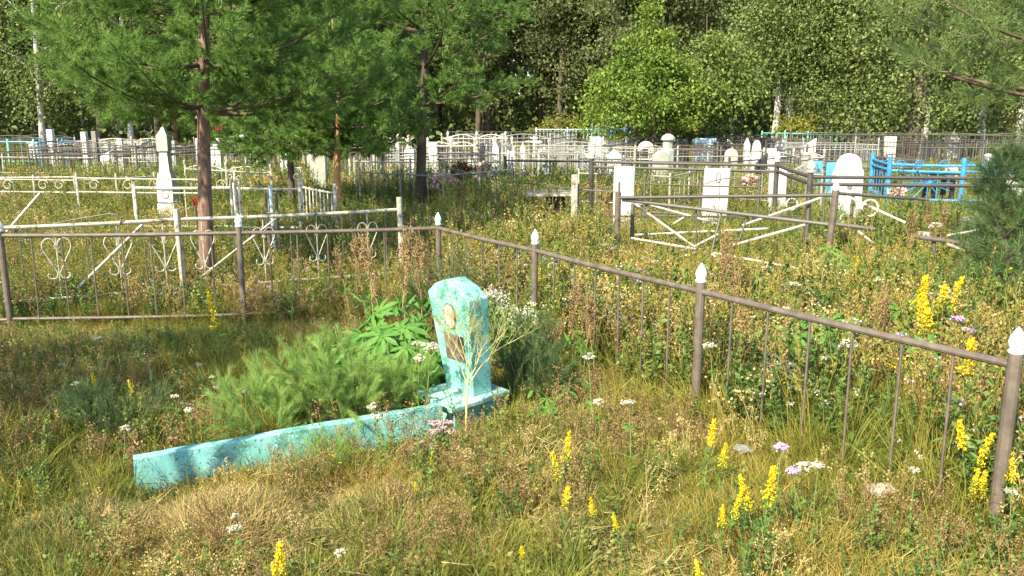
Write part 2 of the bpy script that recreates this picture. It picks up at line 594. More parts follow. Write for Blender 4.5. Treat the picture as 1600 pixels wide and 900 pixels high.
def own_fence():
    t = thing('plot_fence', 'brown pipe fence with pale onion finials around the turquoise headstone plot', 'fence', (FX[3][0], FX[3][1], 0))
    post_top = [0.76, 0.745, 0.76, 0.735, 0.745, 0.745, 0.735]
    rail_z = [0.71, 0.715, 0.712, 0.708, 0.70, 0.695, 0.69]
    for i, (x, y) in enumerate(FX):
        if i == 0:
            continue
        r = 0.024 if i < 5 else 0.026
        lean = random.uniform(-0.006, 0.006)
        p = MB().tube([(x, y, -0.15), (x + lean, y, 0.3), (x, y, post_top[i])], r, n=12).build('post', 'brown_pipe', t, smooth=False)
        f = MB()
        onion(f, (x, y, post_top[i] - 0.001), r * 1.12, 0.105)
        fo = f.build('finial', 'finial_mint' if i in (3, 4) else 'finial_white', t, smooth=True)
        fo['label'] = 'pale onion shaped post cap'
    for i in range(len(FX) - 1):
        a, b = FX[i], FX[i + 1]
        MB().tube(rail_pts(a, b, rail_z[i], rail_z[i + 1], sag=0.006), 0.0165, n=10).build('top_rail', 'brown_pipe', t)
        if i < 3:
            MB().tube(rail_pts(a, b, 0.055, 0.05, sag=0.005), 0.013, n=8).build('bottom_rail', 'brown_pipe', t)
        L = math.hypot(b[0] - a[0], b[1] - a[1])
        nb = max(1, int(round(L / 0.232)))
        for k in range(1, nb):
            q = k / nb + random.uniform(-0.006, 0.006)
            x, y = a[0] + (b[0] - a[0]) * q, a[1] + (b[1] - a[1]) * q
            zt = rail_z[i] + (rail_z[i + 1] - rail_z[i]) * q - 0.006
            dx, dy = random.uniform(-0.006, 0.006), random.uniform(-0.004, 0.004)
            MB().tube([(x + dx, y + dy, 0.05 if i < 3 else -0.06), (x + dx * 0.3, y, 0.35), (x, y, zt)], 0.0062, n=6).build('bar', 'brown_pipe', t)
    # thin wire scrolls set between the bars of the right-hand side
    for (i, q) in ((5, 0.35), (4, 0.55)):
        a, b = FX[i], FX[i + 1]
        d = Vector((b[0] - a[0], b[1] - a[1], 0)).normalized()
        c = Vector((a[0] + (b[0] - a[0]) * q, a[1] + (b[1] - a[1]) * q, 0.42))
        m = MB()
        m.tube(spiral(c + d * -0.055, d, (0, 0, 1), 0.015, 0.055, 0, 1.5, 20), 0.0032, n=5)
        m.build('scroll', 'grey_pipe', t)
        m = MB()
        m.tube(spiral(c + d * 0.055 + Vector((0, 0, -0.02)), -d, (0, 0, 1), 0.012, 0.05, 0, 1.5, 20), 0.0032, n=5)
        m.build('scroll', 'grey_pipe', t)
    return t


own_fence()


# ------------------------------------------------------------------ the turquoise headstone and its kerb
def headstone():
    F = Vector((-0.3165, 4.133, 0))
    e1 = Vector((0.741, 0.671, 0)).normalized()
    e2 = Vector((-e1.y, e1.x, 0))
    zs = 0.125
    t = thing('headstone', 'peeling turquoise headstone with pointed top, oval portrait and dark plaque', 'headstone', F + e1 * 0.2 + e2 * 0.17)
    rz = math.atan2(e1.y, e1.x)
    # block
    c = F + e1 * 0.215 + e2 * 0.17
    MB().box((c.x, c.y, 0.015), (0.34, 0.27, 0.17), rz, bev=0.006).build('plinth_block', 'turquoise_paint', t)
    # slab, tilted a little
    tilt = Matrix.Rotation(math.radians(-1.8), 4, 'Y') @ Matrix.Rotation(math.radians(1.2), 4, 'X')
    c = F + e1 * 0.205 + e2 * 0.17
    MB().box((c.x, c.y, zs - 0.013), (0.41, 0.345, 0.026), rz, tilt, bev=0.004).build('plinth_slab', 'slab_paint', t)
    # shaft: x local = along e2 (width), y local = -e1 (faces the kerb), tapering to the foot, leaning to the kerb
    base = F + e1 * 0.262 + e2 * 0.172 + Vector((0, 0, zs - 0.004))
    H, A = 0.553, 0.645
    wb, wt, th = 0.117, 0.177, 0.132
    lean = 0.075 / H
    outl = [(-wb, 0), (wb, 0), (wt, H), (wt * 0.55, H + (A - H) * 0.62), (0, A), (-wt * 0.55, H + (A - H) * 0.62), (-wt, H)]

    def place(xw, yd, z):
        # yd: distance in front of the back plane centre, towards the kerb
        return base + (-e2) * xw + (-e1) * (yd + z * lean) + Vector((0, 0, z))

    m = MB()
    bm = bmesh.new()
    n = len(outl)
    vs = [bm.verts.new(place(x, th / 2, z)) for x, z in outl] + [bm.verts.new(place(x, -th / 2, z)) for x, z in outl]
    bm.faces.new(vs[:n])
    bm.faces.new(vs[n:][::-1])
    for i in range(n):
        j = (i + 1) % n
        bm.faces.new([vs[j], vs[i], vs[n + i], vs[n + j]])
    bmesh.ops.recalc_face_normals(bm, faces=bm.faces[:])
    bmesh.ops.bevel(bm, geom=bm.edges[:], offset=0.006, segments=2, affect='EDGES', profile=0.6)
    bm.verts.index_update()
    m.add([v.co.copy() for v in bm.verts], [[v.index for v in f.verts] for f in bm.faces])
    bm.free()
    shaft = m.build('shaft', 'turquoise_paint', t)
    # oval portrait
    m = MB()
    k = 28
    cz = 0.44
    ring = [(0.052 * math.cos(2 * PI * i / k), cz + 0.074 * math.sin(2 * PI * i / k)) for i in range(k)]
    inner = [(0.044 * math.cos(2 * PI * i / k), cz + 0.066 * math.sin(2 * PI * i / k)) for i in range(k)]
    xo = 0.0
    f0 = [place(xo + x, th / 2 - 0.004, z) for x, z in ring]
    f1 = [place(xo + x, th / 2 + 0.006, z) for x, z in ring]
    m.add(f0 + f1, [[i, (i + 1) % k, k + (i + 1) % k, k + i] for i in range(k)] + [list(range(k, 2 * k))])
    fr = m.build('portrait_frame', 'plaque_metal', t)
    m = MB()
    m.add([place(xo + x, th / 2 + 0.0085, z) for x, z in inner] + [place(xo + x, th / 2 + 0.004, z) for x, z in inner],
          [list(range(k))] + [[i, (i + 1) % k, k + (i + 1) % k, k + i] for i in range(k)])
    m.build('portrait', 'portrait_enamel', t)
    # plaque with worn lines of lettering (too worn to read in the photograph)
    m = MB()
    px, pz, pw, ph = 0.012, 0.265, 0.080, 0.072
    q = [(-pw, -ph), (pw, -ph), (pw, ph), (-pw, ph)]
    m.add([place(px + a, th / 2 + 0.007, pz + b) for a, b in q] + [place(px + a, th / 2 - 0.003, pz + b) for a, b in q],
          [[0, 1, 2, 3], [7, 6, 5, 4], [0, 4, 5, 1], [1, 5, 6, 2], [2, 6, 7, 3], [3, 7, 4, 0]])
    pl = m.build('plaque', 'plaque_metal', t)
    return t


headstone()


def kerb():
    a = Vector((-1.668, 3.455, 0))
    b = Vector((-0.36, 4.12, 0))
    d = (b - a)
    L = d.length
    d.normalize()
    rz = math.atan2(d.y, d.x)
    t = thing('grave_kerb', 'turquoise concrete kerb lying in dry grass below the headstone', 'kerb', a)
    nrm = Vector((-d.y, d.x, 0))
    # slightly uneven beam, finely cut so its edges can wander
    m = MB()
    n = 26
    sec = [(-0.0, -0.08), (-0.0, 0.137), (0.006, 0.143), (0.044, 0.143), (0.05, 0.137), (0.05, -0.08)]
    vs = []
    for i in range(n + 1):
        s = L * i / n
        for (y, z) in sec:
            w = mnoise.noise(Vector((s * 5, y * 9, z * 9))) * 0.006
            p = a + d * s + nrm * (y + w)
            drop = -0.012 * (1 - i / n) if z > 0 else 0
            vs.append(p + Vector((0, 0, z + w * 0.8 + drop)))
    k = len(sec)
    fs = []
    for i in range(n):
        for j in range(k):
            j2 = (j + 1) % k
            fs.append([i * k + j, (i + 1) * k + j, (i + 1) * k + j2, i * k + j2])
    fs.append(list(range(k)))
    fs.append([n * k + j for j in range(k)][::-1])
    m.add(vs, fs)
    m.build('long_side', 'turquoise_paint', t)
    return t


kerb()


# ------------------------------------------------------------------ generic fences of the cemetery
def fence(name, label, corners, mat_name, top, rails, post_r=0.02, post_h=None, bar_gap=0.15, bar_r=0.006, bars='stuff', finial=None,
          finial_mat=None, mid_posts=0, bar_top=None, n_side=6, arcs=None, closed=False, group=None):
    """corners [(x, y)] ; top, rails = heights; one empty, with posts, rails and bars as parts"""
    t = thing(name, label, 'fence', (corners[0][0], corners[0][1], 0), group)
    post_h = post_h or top + 0.08
    pts = []
    cs = list(corners) + ([corners[0]] if closed else [])
    for i in range(len(cs) - 1):
        a, b = cs[i], cs[i + 1]
        for k in range(mid_posts + 1):
            q = k / (mid_posts + 1)
            pts.append((a[0] + (b[0] - a[0]) * q, a[1] + (b[1] - a[1]) * q))
    if not closed:
        pts.append(cs[-1])
    for (x, y) in pts:
        g = gh(x, y)
        MB().tube([(x, y, g - 0.1), (x + random.uniform(-.01, .01), y, post_h)], post_r, n=n_side + 2).build('post', mat_name, t)
        if finial == 'ball':
            f = MB()
            onion(f, (x, y, post_h - 0.002), post_r * 1.3, post_r * 4.2)
            f.build('finial', finial_mat or mat_name, t, smooth=True)
    bm_ = MB()
    for i in range(len(cs) - 1):
        a, b = cs[i], cs[i + 1]
        for z in rails:
            MB().tube(rail_pts(a, b, z, z + random.uniform(-.015, .015), sag=random.uniform(0, 0.008), n=3), post_r * 0.62, n=n_side).build('rail', mat_name, t)
        if bar_gap:
            L = math.hypot(b[0] - a[0], b[1] - a[1])
            nb = max(2, int(L / bar_gap))
            for k in range(1, nb):
                q = k / nb
                x, y = a[0] + (b[0] - a[0]) * q, a[1] + (b[1] - a[1]) * q
                z1 = (bar_top or top)
                z0 = min(rails)
                if arcs:
                    z1 = top + arcs * math.sin(PI * ((q * (mid_posts + 1)) % 1.0))
                if bars == 'stuff':
                    bm_.tube([(x, y, z0), (x, y, z1)], bar_r, n=4)
                else:
                    MB().tube([(x, y, z0), (x, y, z1)], bar_r, n=6).build('bar', mat_name, t)
            if arcs:
                for k in range(mid_posts + 1):
                    ap = []
                    for j in range(9):
                        q = (k + j / 8) / (mid_posts + 1)
                        ap.append(Vector((a[0] + (b[0] - a[0]) * q, a[1] + (b[1] - a[1]) * q, top + arcs * math.sin(PI * j / 8))))
                    MB().tube(ap, post_r * 0.5, n=5).build('arch_rail', mat_name, t)
    if bars == 'stuff' and bm_.v:
        bm_.build('bars', mat_name, t, kind='stuff')
    return t


def xy(px, py, Y):
    p = at(px, py, Y)
    return (p.x, p.y)


def rod(t, name, p, q, r, m, n=6):
    return MB().tube([p, q], r, n=n).build(name, m, t)


# fence with hearts behind the plot (white rails)
def heart(t, c, d, w, h, r, m):
    """wire heart: two scrolls curling in at the top, meeting at the foot, small curls below"""
    d = Vector(d).normalized()
    up = Vector((0, 0, 1))
    mb = MB()
    for s in (-1, 1):
        pts = [Vector(c) + d * (s * w * 0.10) + up * (h * 0.30)]
        cc = Vector(c) + d * (s * w * 0.27) + up * (h * 0.34)
        for i in range(11):
            a = PI + 0.5 - i / 10 * (PI + 1.1)
            pts.append(cc + d * (s * math.cos(a) * w * 0.24) + up * (math.sin(a) * h * 0.20))
        pts.append(Vector(c) + d * (s * w * 0.30) + up * (h * 0.0))
        pts.append(Vector(c) + d * (s * w * 0.03) + up * (-h * 0.38))
        cc = Vector(c) + d * (s * w * 0.22) + up * (-h * 0.42)
        for i in range(8):
            a = PI - 0.3 + i / 7 * (PI * 1.3)
            pts.append(cc + d * (s * math.cos(a) * w * 0.17) + up * (math.sin(a) * h * 0.10))
        mb.tube(pts, r, n=5)
    return mb.build('heart_scroll', m, t)


def heart_fence():
    P = [(-4.45, 6.49), (-2.9, 7.2), (-1.08, 8.0)]
    t = thing('heart_scroll_fence', 'worn white pipe fence with wire hearts behind the brown plot fence', 'fence', (P[1][0], P[1][1], 0))
    top = [0.745, 0.74, 0.74]
    for i, (x, y) in enumerate(P):
        if i:
            mb = MB().tube([(x + 0.02, y, gh(x, y) - 0.1), (x, y, 0.83 if i == 1 else 0.86)], 0.027, n=10)
            mb.build('post', 'old_white_paint', t)
    for i in range(2):
        a, b = P[i], P[i + 1]
        MB().tube(rail_pts(a, b, top[i], top[i + 1], sag=0.01), 0.017, n=8).build('top_rail', 'old_white_paint', t)
        MB().tube(rail_pts(a, b, 0.13, 0.13, sag=0.0), 0.0125, n=8).build('bottom_rail', 'old_white_paint', t)
        d = Vector((b[0] - a[0], b[1] - a[1], 0))
        L = d.length
        dn = d.normalized()

        def pt(q, z):
            return Vector((a[0] + d.x * q, a[1] + d.y * q, z))
        for q in (0.17, 0.45, 0.72, 0.93) if i == 0 else (0.10, 0.36, 0.60, 0.84):
            rod(t, 'bar', pt(q, 0.13), pt(q, top[i] - 0.01), 0.0055, 'old_white_paint')
            heart(t, pt(q, 0.46), dn, 0.21 if i == 0 else 0.19, 0.32, 0.0058, 'old_white_paint')
        if i == 0:
            rod(t, 'brace', pt(0.52, 0.20), pt(0.84, top[i] - 0.03), 0.012, 'white_paint')
            rod(t, 'brace', pt(0.02, 0.22), pt(0.22, top[i] - 0.02), 0.012, 'white_paint')
        else:
            rod(t, 'brace', pt(0.08, 0.22), pt(0.42, top[i] - 0.03), 0.010, 'old_white_paint')
        for q in (0.3, 0.58, 0.84) if i == 0 else (0.23, 0.48, 0.72, 0.93):
            rod(t, 'bar', pt(q, 0.13), pt(q, top[i] - 0.01), 0.0045, 'grey_pipe')
    # loose pipe with a hooked end lying over the top rail
    h = [at(75, 352, 6.9), at(110, 344, 6.95), at(170, 334, 7.0), at(183, 335, 7.0), at(190, 343, 7.0), at(187, 351, 7.0), at(176, 350, 7.0)]
    MB().tube(h, 0.006, n=6).build('loose_hook', 'grey_pipe', t)


heart_fence()


# fence of white sunburst rays and dark rails on the right, beyond the plot
def sunburst_fence():
    P1 = at(965, 430, 9.0)
    P2 = at(1300, 430, 8.2)
    t = thing('sunburst_fence', 'dark pipe fence with white sunburst rays right of the plot fence', 'fence', (P1.x, P1.y, 0))

    def post(px, y0, Y, r, m, lean=0.0, foot=-0.1):
        a = at(px, y0, Y)
        MB().tube([(a.x - lean, a.y, foot), (a.x, a.y, a.z)], r, n=10).build('post', m, t)
        return a
    post(966, 300, 9.0, 0.033, 'brown_pipe')
    post(989, 318, 9.3, 0.022, 'grey_pipe')
    p = post(1306, 297, 8.2, 0.034, 'brown_pipe', 0.035)
    f = MB()
    onion(f, (p.x, p.y, p.z - 0.002), 0.03, 0.09)
    f.build('finial', 'finial_white', t, smooth=True)
    post(1265, 300, 8.9, 0.02, 'grey_pipe')
    post(1333, 305, 8.8, 0.016, 'grey_pipe')
    r_ = lambda a, b, rr, m, nm='rail': rod(t, nm, at(*a), at(*b), rr, m, 8)
    r_((963, 309, 9.0), (1306, 305, 8.2), 0.018, 'dark_pipe')
    r_((972, 312, 9.0), (1120, 330, 8.7), 0.02, 'grey_pipe')
    r_((1120, 330, 8.7), (1304, 352, 8.2), 0.02, 'grey_pipe')
    r_((1304, 350, 8.2), (1367, 358, 8.1), 0.02, 'grey_pipe')
    r_((1306, 302, 8.2), (1450, 312, 8.6), 0.016, 'grey_pipe')
    r_((1436, 371, 7.3), (1530, 383, 7.2), 0.021, 'grey_pipe')
    r_((1530, 383, 7.2), (1605, 394, 7.1), 0.017, 'dark_pipe')
    r_((945, 338, 9.6), (1250, 338, 9.3), 0.008, 'dark_pipe')
    for a, b in (((1088, 328, 8.8), (1088, 400, 8.8)), ((1127, 333, 8.7), (1110, 400, 8.6)), ((1168, 338, 8.6), (1155, 375, 8.6)), ((1288, 310, 8.6), (1286, 345, 8.6))):
        rod(t, 'bar', at(*a), at(*b), 0.010, 'grey_pipe')
    rays = [((990, 317, 9.1), (1083, 384, 8.8)), ((986, 372, 9.1), (1087, 389, 8.8)), ((1008, 420, 8.9), (1087, 394, 8.8)),
            ((1083, 386, 8.8), (1122, 366, 8.8)), ((1020, 405, 9.3), (1080, 387, 9.2)), ((1015, 320, 9.6), (1120, 349, 9.5)),
            ((1145, 383, 8.5), (1258, 351, 8.3)), ((1115, 395, 8.5), (1250, 420, 8.0)), ((1113, 397, 8.4), (1145, 421, 8.0)), ((1158, 429, 7.9), (1222, 474, 7.3)),
            ((1160, 352, 9.0), (1288, 307, 8.8)), ((992, 367, 9.6), (1200, 357, 9.4)), ((1316, 303, 8.6), (1415, 348, 8.2)), ((1341, 361, 8.0), (1364, 380, 7.9)),
            ((1052, 350, 9.8), (1075, 335, 9.8))]
    for a, b in rays:
        rod(t, 'ray', at(*a), at(*b), 0.0125, 'white_paint')
    # the round plate that gathers the rays, and two wire rings
    c = at(1101, 391, 8.7)
    MB().tube([c + Vector((0, -0.008, 0)), c + Vector((0, 0.008, 0))], 0.045, n=14).build('centre_plate', 'grey_pipe', t)
    for px, py, Y, r in ((1237, 319, 11.0, 0.075), (1359, 325, 8.6, 0.085)):
        c = at(px, py, Y)
        MB().tube(spiral(c, (1, 0, 0), (0, 0, 1), r, r * 0.97, -1.9, 0.88, 20), 0.012, n=6).build('ring', 'white_paint', t)
    for a in ((1210, 262, 11.6), (1231, 300, 11.0)):
        pass
    # leaning dark post with four rays at the right edge
    t2 = thing('fallen_fence_panel', 'collapsed dark fence panel with white rays leaning beside the young blue-green pine', 'fence', at(1500, 500, 6.1) * 1.0)
    rod(t2, 'post', at(1492, 505, 6.1), at(1520, 430, 6.2), 0.021, 'grey_pipe', 8)
    for a, b in (((1509, 467, 6.1), (1540, 457, 6.2)), ((1508, 471, 6.1), (1532, 476, 6.2)), ((1508, 474, 6.1), (1585, 533, 5.6))):
        rod(t2, 'ray', at(*a), at(*b), 0.012, 'white_paint')
    rod(t2, 'post', at(1459, 375, 7.3), at(1460, 440, 7.3), 0.018, 'grey_pipe', 8)
    for a, b in (((1480, 368, 7.6), (1532, 359, 7.6)), ((1478, 380, 7.5), (1515, 395, 7.3))):
        rod(t2, 'ray', at(*a), at(*b), 0.011, 'white_paint')
    t2.location = t2.location


sunburst_fence()

# dark fence with white ball caps on the right, and the long dark rails
D1, D2, D3, D4 = xy(1265, 300, 9.6), xy(1212, 300, 12.0), xy(925, 260, 13.0), xy(1700, 300, 9.2)
fence('dark_cap_fence', 'long dark pipe fence with white ball caps crossing in front of the white rounded gravestone', [D3, D2, D1, D4], 'dark_pipe', 0.94,
      [0.20, 0.86, 0.94], post_r=0.036, post_h=0.99, bar_gap=0.9, bar_r=0.007, bars='parts', finial='ball', finial_mat='white_paint')
fence('bare_rail_fence', 'thin dark double rail fence behind the white square plate stone', [xy(790, 250, 15), xy(1140, 260, 14.5), xy(1290, 250, 18)], 'dark_pipe', 0.86,
      [0.45, 0.86], post_r=0.022, bar_gap=0.7, bars='parts')
fence('silver_post_fence', 'grey metal fence with one tall pale corner post by the wooden table', [xy(700, 330, 14.0), xy(775, 340, 11.2), xy(897, 388, 9.6), xy(965, 360, 9.4)], 'grey_pipe', 0.82,
      [0.40, 0.80], post_r=0.013, bar_gap=0.42, bar_r=0.006, bars='parts', mid_posts=0)
pp = at(898, 273, 9.5)
tp = thing('corner_post', 'tall pale grey square fence post beside the wooden table', 'post', (pp.x, pp.y, 0))
MB().box((pp.x, pp.y, pp.z / 2 - 0.05), (0.06, 0.06, pp.z + 0.1), 0.3, bev=0.006).build('shaft', 'old_white_paint', tp)
MB().box((pp.x + 0.045, pp.y + 0.02, pp.z / 2 - 0.1), (0.03, 0.03, pp.z), 0.3, bev=0.004).build('side_pipe', 'grey_pipe', tp)

# left-hand fences
fence('ring_rail_fence', 'white two rail fence with wire rings below its top rail on the left', [xy(-60, 280, 11.7), xy(120, 280, 11.6), xy(325, 280, 11.5)], 'old_white_paint', 0.79,
      [0.60, 0.79], post_r=0.018, bar_gap=0.0)
_t = bpy.data.objects['ring_rail_fence']
for i, px in enumerate((12, 67, 93, 147, 200, 240, 305, 345)):
    c = at(px, 289, 11.55)
    MB().tube(spiral(c, (1, 0, 0), (0, 0, 1), 0.075, 0.03, 0.4, 1.1, 16), 0.007, n=5).build('ring', 'old_white_paint', _t)
fence('single_rail_fence', 'white thin rail fence crossing the weeds at the far left', [xy(-80, 247, 18.0), xy(265, 247, 17.2)], 'old_white_paint', 0.80,
      [0.48, 0.80], post_r=0.016, bar_gap=0.0, mid_posts=3)
fence('white_post_fence', 'white rail fence running from a square white post to the trunk of the near pine', [xy(213, 330, 10.2), xy(370, 330, 10.1), xy(470, 330, 10.0)], 'white_paint', 0.77,
      [0.30, 0.77], post_r=0.026, post_h=0.84, bar_gap=0.75, bar_r=0.006, bars='parts')
# diagonal white strut in the weeds
tag(MB().tube([at(10, 362, 8.6), at(62, 302, 8.8)], 0.013, n=6).build('loose_strut', 'white_paint'), 'white painted strut slanting up out of the weeds at the left', 'strut')

# trio of pickets
tp = thing('picket_trio', 'three white metal pickets with ring tips right of the near pine trunk', 'fence', (at(370, 330, 9.6).x, 9.6, 0))
for px, y0, y1 in ((360, 280, 331), (366, 268, 326), (373, 282, 342)):
    a = at(px, y0, 9.6)
    rod(tp, 'picket', a, Vector((a.x, 9.6, -0.1)), 0.017, 'white_paint', 8)
    MB().tube(spiral(a + Vector((0, 0, 0.03)), (1, 0, 0), (0, 0, 1), 0.022, 0.022, 0, 1.0, 12), 0.006, n=5).build('ring_tip', 'white_paint', tp)
# blue-grey bundle of posts
tp = thing('grave_marker', 'blue-grey metal grave marker of three upright bars beyond the heart fence', 'grave marker', (at(425, 400, 8.8).x, 8.8, 0))
for px, y0 in ((415, 302), (422, 290), (431, 302)):
    a = at(px, y0, 8.8)
    rod(tp, 'upright', a, Vector((a.x + 0.01, 8.8, -0.1)), 0.016, 'pale_blue_paint' if px == 422 else 'grey_pipe', 6)
for y0 in (332, 356):
    rod(tp, 'crossbar', at(412, y0, 8.78), at(435, y0 + 2, 8.78), 0.011, 'grey_pipe')
# finial post with trefoil
tp = thing('trefoil_post', 'white post topped by a wire trefoil behind the heart fence', 'post', (at(467, 330, 10.3).x, 10.3, 0))
a = at(467, 280, 10.3)
rod(tp, 'shaft', a, Vector((a.x, 10.3, -0.1)), 0.022, 'old_white_paint', 8)
for dx, dz, r in ((-0.03, 0.03, 0.034), (0.03, 0.03, 0.034), (0.0, 0.10, 0.028)):
    MB().tube(spiral(a + Vector((dx, 0, dz)), (1, 0, 0), (0, 0, 1), r, r, 0, 1.0, 12), 0.007, n=5).build('loop', 'white_paint', tp)
rod(tp, 'top_bar', a + Vector((-0.04, 0, 0.14)), a + Vector((0.04, 0, 0.14)), 0.008, 'white_paint')
fence('small_picket_fence', 'low white picket fence in front of the orange barked pine', [xy(473, 300, 11.4), xy(525, 325, 10.4)], 'white_paint', 0.70,
      [0.22, 0.68], post_r=0.022, bar_gap=0.13, bar_r=0.009, bars='parts', post_h=0.8)


# ------------------------------------------------------------------ the crowd of far fences
FAR = [
    ('silver_mid_fence', 'sagging silver wire fence just beyond the wooden bench', [(560, 270, 13.6), (690, 274, 12.8), (800, 262, 14.2)], 'wire_silver', .74, .24, .007, None),
    ('cream_mid_fence', 'thin cream fence between the wooden table and the white square stones', [(905, 262, 13.4), (1050, 268, 12.6), (1105, 258, 14.6)], 'old_white_paint', .74, .26, .006, None),
    ('grey_mid_fence', 'thin grey fence with arched top behind the sunburst rays', [(1010, 285, 11.4), (1190, 288, 11.0)], 'grey_pipe', .72, .24, .006, .10),
    ('cream_mid_fence', 'low cream fence left of the obelisk foot', [(-20, 300, 13.2), (110, 296, 12.9), (235, 290, 13.8)], 'old_white_paint', .66, .30, .006, None),
    ('cream_mid_fence', 'thin cream fence right of the obelisk reaching the bushy pines', [(285, 270, 14.2), (420, 275, 13.2)], 'old_white_paint', .76, .22, .007, .08),
    ('grey_mid_fence', 'thin grey fence under the dark capped rails', [(1130, 262, 14.0), (1290, 270, 12.8)], 'wire_silver', .74, .22, .007, None),

    ('white_far_fence', 'low white lattice fence in front of the silver arched fence', [(745, 236, 19.5), (842, 236, 19.5), (850, 230, 22)], 'white_paint', .8, .13, .009, None),
    ('white_far_fence', 'narrow white fence with a wavy top behind the maroon wreath', [(700, 220, 21), (790, 220, 21)], 'white_paint', 1.1, .12, .010, .10),
    ('white_far_fence', 'white fence seen between orange barked pine and dark pine', [(552, 236, 15.5), (640, 236, 15)], 'silver_paint', .82, .15, .009, None),
    ('black_far_fence', 'black iron fence behind the silver fences', [(700, 216, 28), (960, 216, 28)], 'dark_pipe', 1.15, .16, .011, None),
    ('black_far_fence', 'black iron fence right of the stone lantern column', [(1060, 218, 25), (1210, 218, 25)], 'dark_pipe', 1.1, .16, .011, None),
    ('white_far_fence', 'thin white fence left of the obelisk in the weeds', [(150, 232, 17.5), (250, 232, 17.5)], 'old_white_paint', .72, .2, .008, None),
    ('white_far_fence', 'white rail fence behind the white square gravestones', [(905, 240, 17), (1050, 242, 16.5)], 'white_paint', .8, .2, .009, None),
    ('grey_far_fence', 'grey mesh fence behind the young blue-green pine tip', [(1440, 224, 19), (1640, 226, 18.5)], 'grey_pipe', .95, .13, .009, None),
    ('white_far_fence', 'pale scroll fence between the black gravestone and blue boards', [(1195, 232, 17), (1290, 232, 16.5)], 'silver_paint', .85, .17, .009, .08),

    ('teal_fence', 'teal metal fence at the far left edge', [(-30, 215, 26), (52, 215, 26)], 'teal_pipe', .9, .35, .012, None),
    ('teal_fence', 'turquoise fence between white posts at the far left', [(62, 217, 24), (132, 215, 24.5), (134, 213, 30)], 'turquoise_pipe', .95, .4, .012, None),
    ('white_far_fence', 'crowded white metal fence left of the white obelisk', [(148, 214, 22), (262, 214, 22), (255, 210, 27)], 'white_paint', .98, .16, .009, .10),
    ('white_far_fence', 'white metal fence between the obelisk and the near pine trunk', [(268, 222, 23), (352, 222, 23)], 'old_white_paint', .85, .16, .008, None),
    ('white_far_fence', 'white lattice fence glimpsed below the near pine crown', [(350, 215, 26), (520, 215, 25)], 'old_white_paint', .9, .18, .008, None),
    ('white_far_fence', 'white tall fence left of the dark pine trunk', [(545, 216, 19), (622, 214, 18.5), (655, 214, 18)], 'white_paint', 1.08, .14, .010, .10),
    ('white_far_fence', 'white fence with twin thick posts right of the dark pine trunk', [(668, 222, 18), (742, 222, 18), (800, 222, 19)], 'white_paint', 1.02, .20, .010, .08),
    ('white_far_fence', 'silver fence with arched top behind the pink wreaths', [(690, 222, 25), (860, 222, 25), (900, 215, 30)], 'silver_paint', 1.0, .16, .009, .14),
    ('white_far_fence', 'silver fence with scrolls behind the wooden table', [(775, 232, 20), (940, 232, 20), (1010, 226, 25)], 'silver_paint', .95, .15, .009, .10),
    ('white_far_fence', 'thin white fence standing in yellow weeds beyond the wooden table', [(800, 252, 16), (975, 256, 16)], 'old_white_paint', .80, .22, .008, None),
    ('pale_blue_fence', 'pale blue picket fence at the forest edge', [(838, 210, 34), (935, 210, 34)], 'pale_blue_paint', 1.15, .14, .012, None),
    ('blue_fence', 'bright blue scroll fence left of the maple foot', [(925, 213, 32), (985, 212, 32)], 'turquoise_pipe', 1.2, .2, .014, .12),
    ('white_far_fence', 'white rail fence under the maple', [(930, 230, 21), (1060, 232, 20)], 'old_white_paint', .88, .22, .008, None),
    ('brown_far_fence', 'rusty brown fence right of the stone lantern column', [(1045, 232, 19), (1215, 232, 18), (1300, 226, 22)], 'brown_pipe', .92, .3, .008, None),
    ('silver_far_fence', 'grey fence with slanting bars behind the white square plate stone', [(1040, 243, 17), (1175, 245, 17)], 'silver_paint', .84, .25, .007, None),
    ('green_far_fence', 'pale green fence against the birches', [(1190, 218, 29), (1262, 218, 29), (1350, 216, 31)], 'teal_pipe', 1.1, .16, .010, None),
    ('grey_far_fence', 'long grey picket fence under the birches on the right', [(1235, 214, 25), (1440, 214, 25), (1640, 214, 24)], 'grey_pipe', 1.12, .15, .010, .05),
    ('dark_far_fence', 'dark green rail fence at the far right below the birches', [(1480, 222, 22), (1660, 222, 21)], 'dark_pipe', 1.05, .14, .010, None),
    ('pale_far_fence', 'cream picket fence half hidden behind the grey fence', [(1290, 212, 31), (1420, 210, 31)], 'old_white_paint', 1.25, .2, .012, None),
]
for nm, lb, pts, mm, top, gap, br, arc in FAR:
    cs = [xy(px, 215, Y) for px, py, Y in pts]
    fence(nm, lb, cs, mm, top, [0.3, top], post_r=br * 2.6, bar_gap=gap, bar_r=br * 0.8, bars='stuff', arcs=arc, mid_posts=1, n_side=4,
          finial='ball' if arc else None)


# turquoise fence with sunburst on the right
def turquoise_fence():
    cs = [xy(1363, 260, 15.5), xy(1390, 262, 13.8), xy(1506, 268, 13.4), xy(1640, 268, 13.4)]
    t = fence('turquoise_fence', 'bright turquoise fence with thin sunburst rays right of the rounded white gravestone', cs, 'turquoise_pipe', 0.80,
              [0.30, 0.76, 0.86], post_r=0.040, post_h=0.98, bar_gap=0.28, bar_r=0.008, bars='parts')
    c = at(1450, 286, 13.6)
    for a in range(0, 360, 30):
        q = c + Vector((math.cos(math.radians(a)) * 0.42, 0, math.sin(math.radians(a)) * 0.26))
        rod(t, 'ray', c, q, 0.008, 'turquoise_pipe')
    for dx in (-0.45, -0.15, 0.25, 0.6):
        c = at(1450, 262, 13.6) + Vector((dx, 0, 0.05))
        MB().tube(spiral(c, (1, 0, 0), (0, 0, 1), 0.08, 0.03, 0, 1.3, 16), 0.009, n=5).build('scroll', 'turquoise_pipe', t)


turquoise_fence()


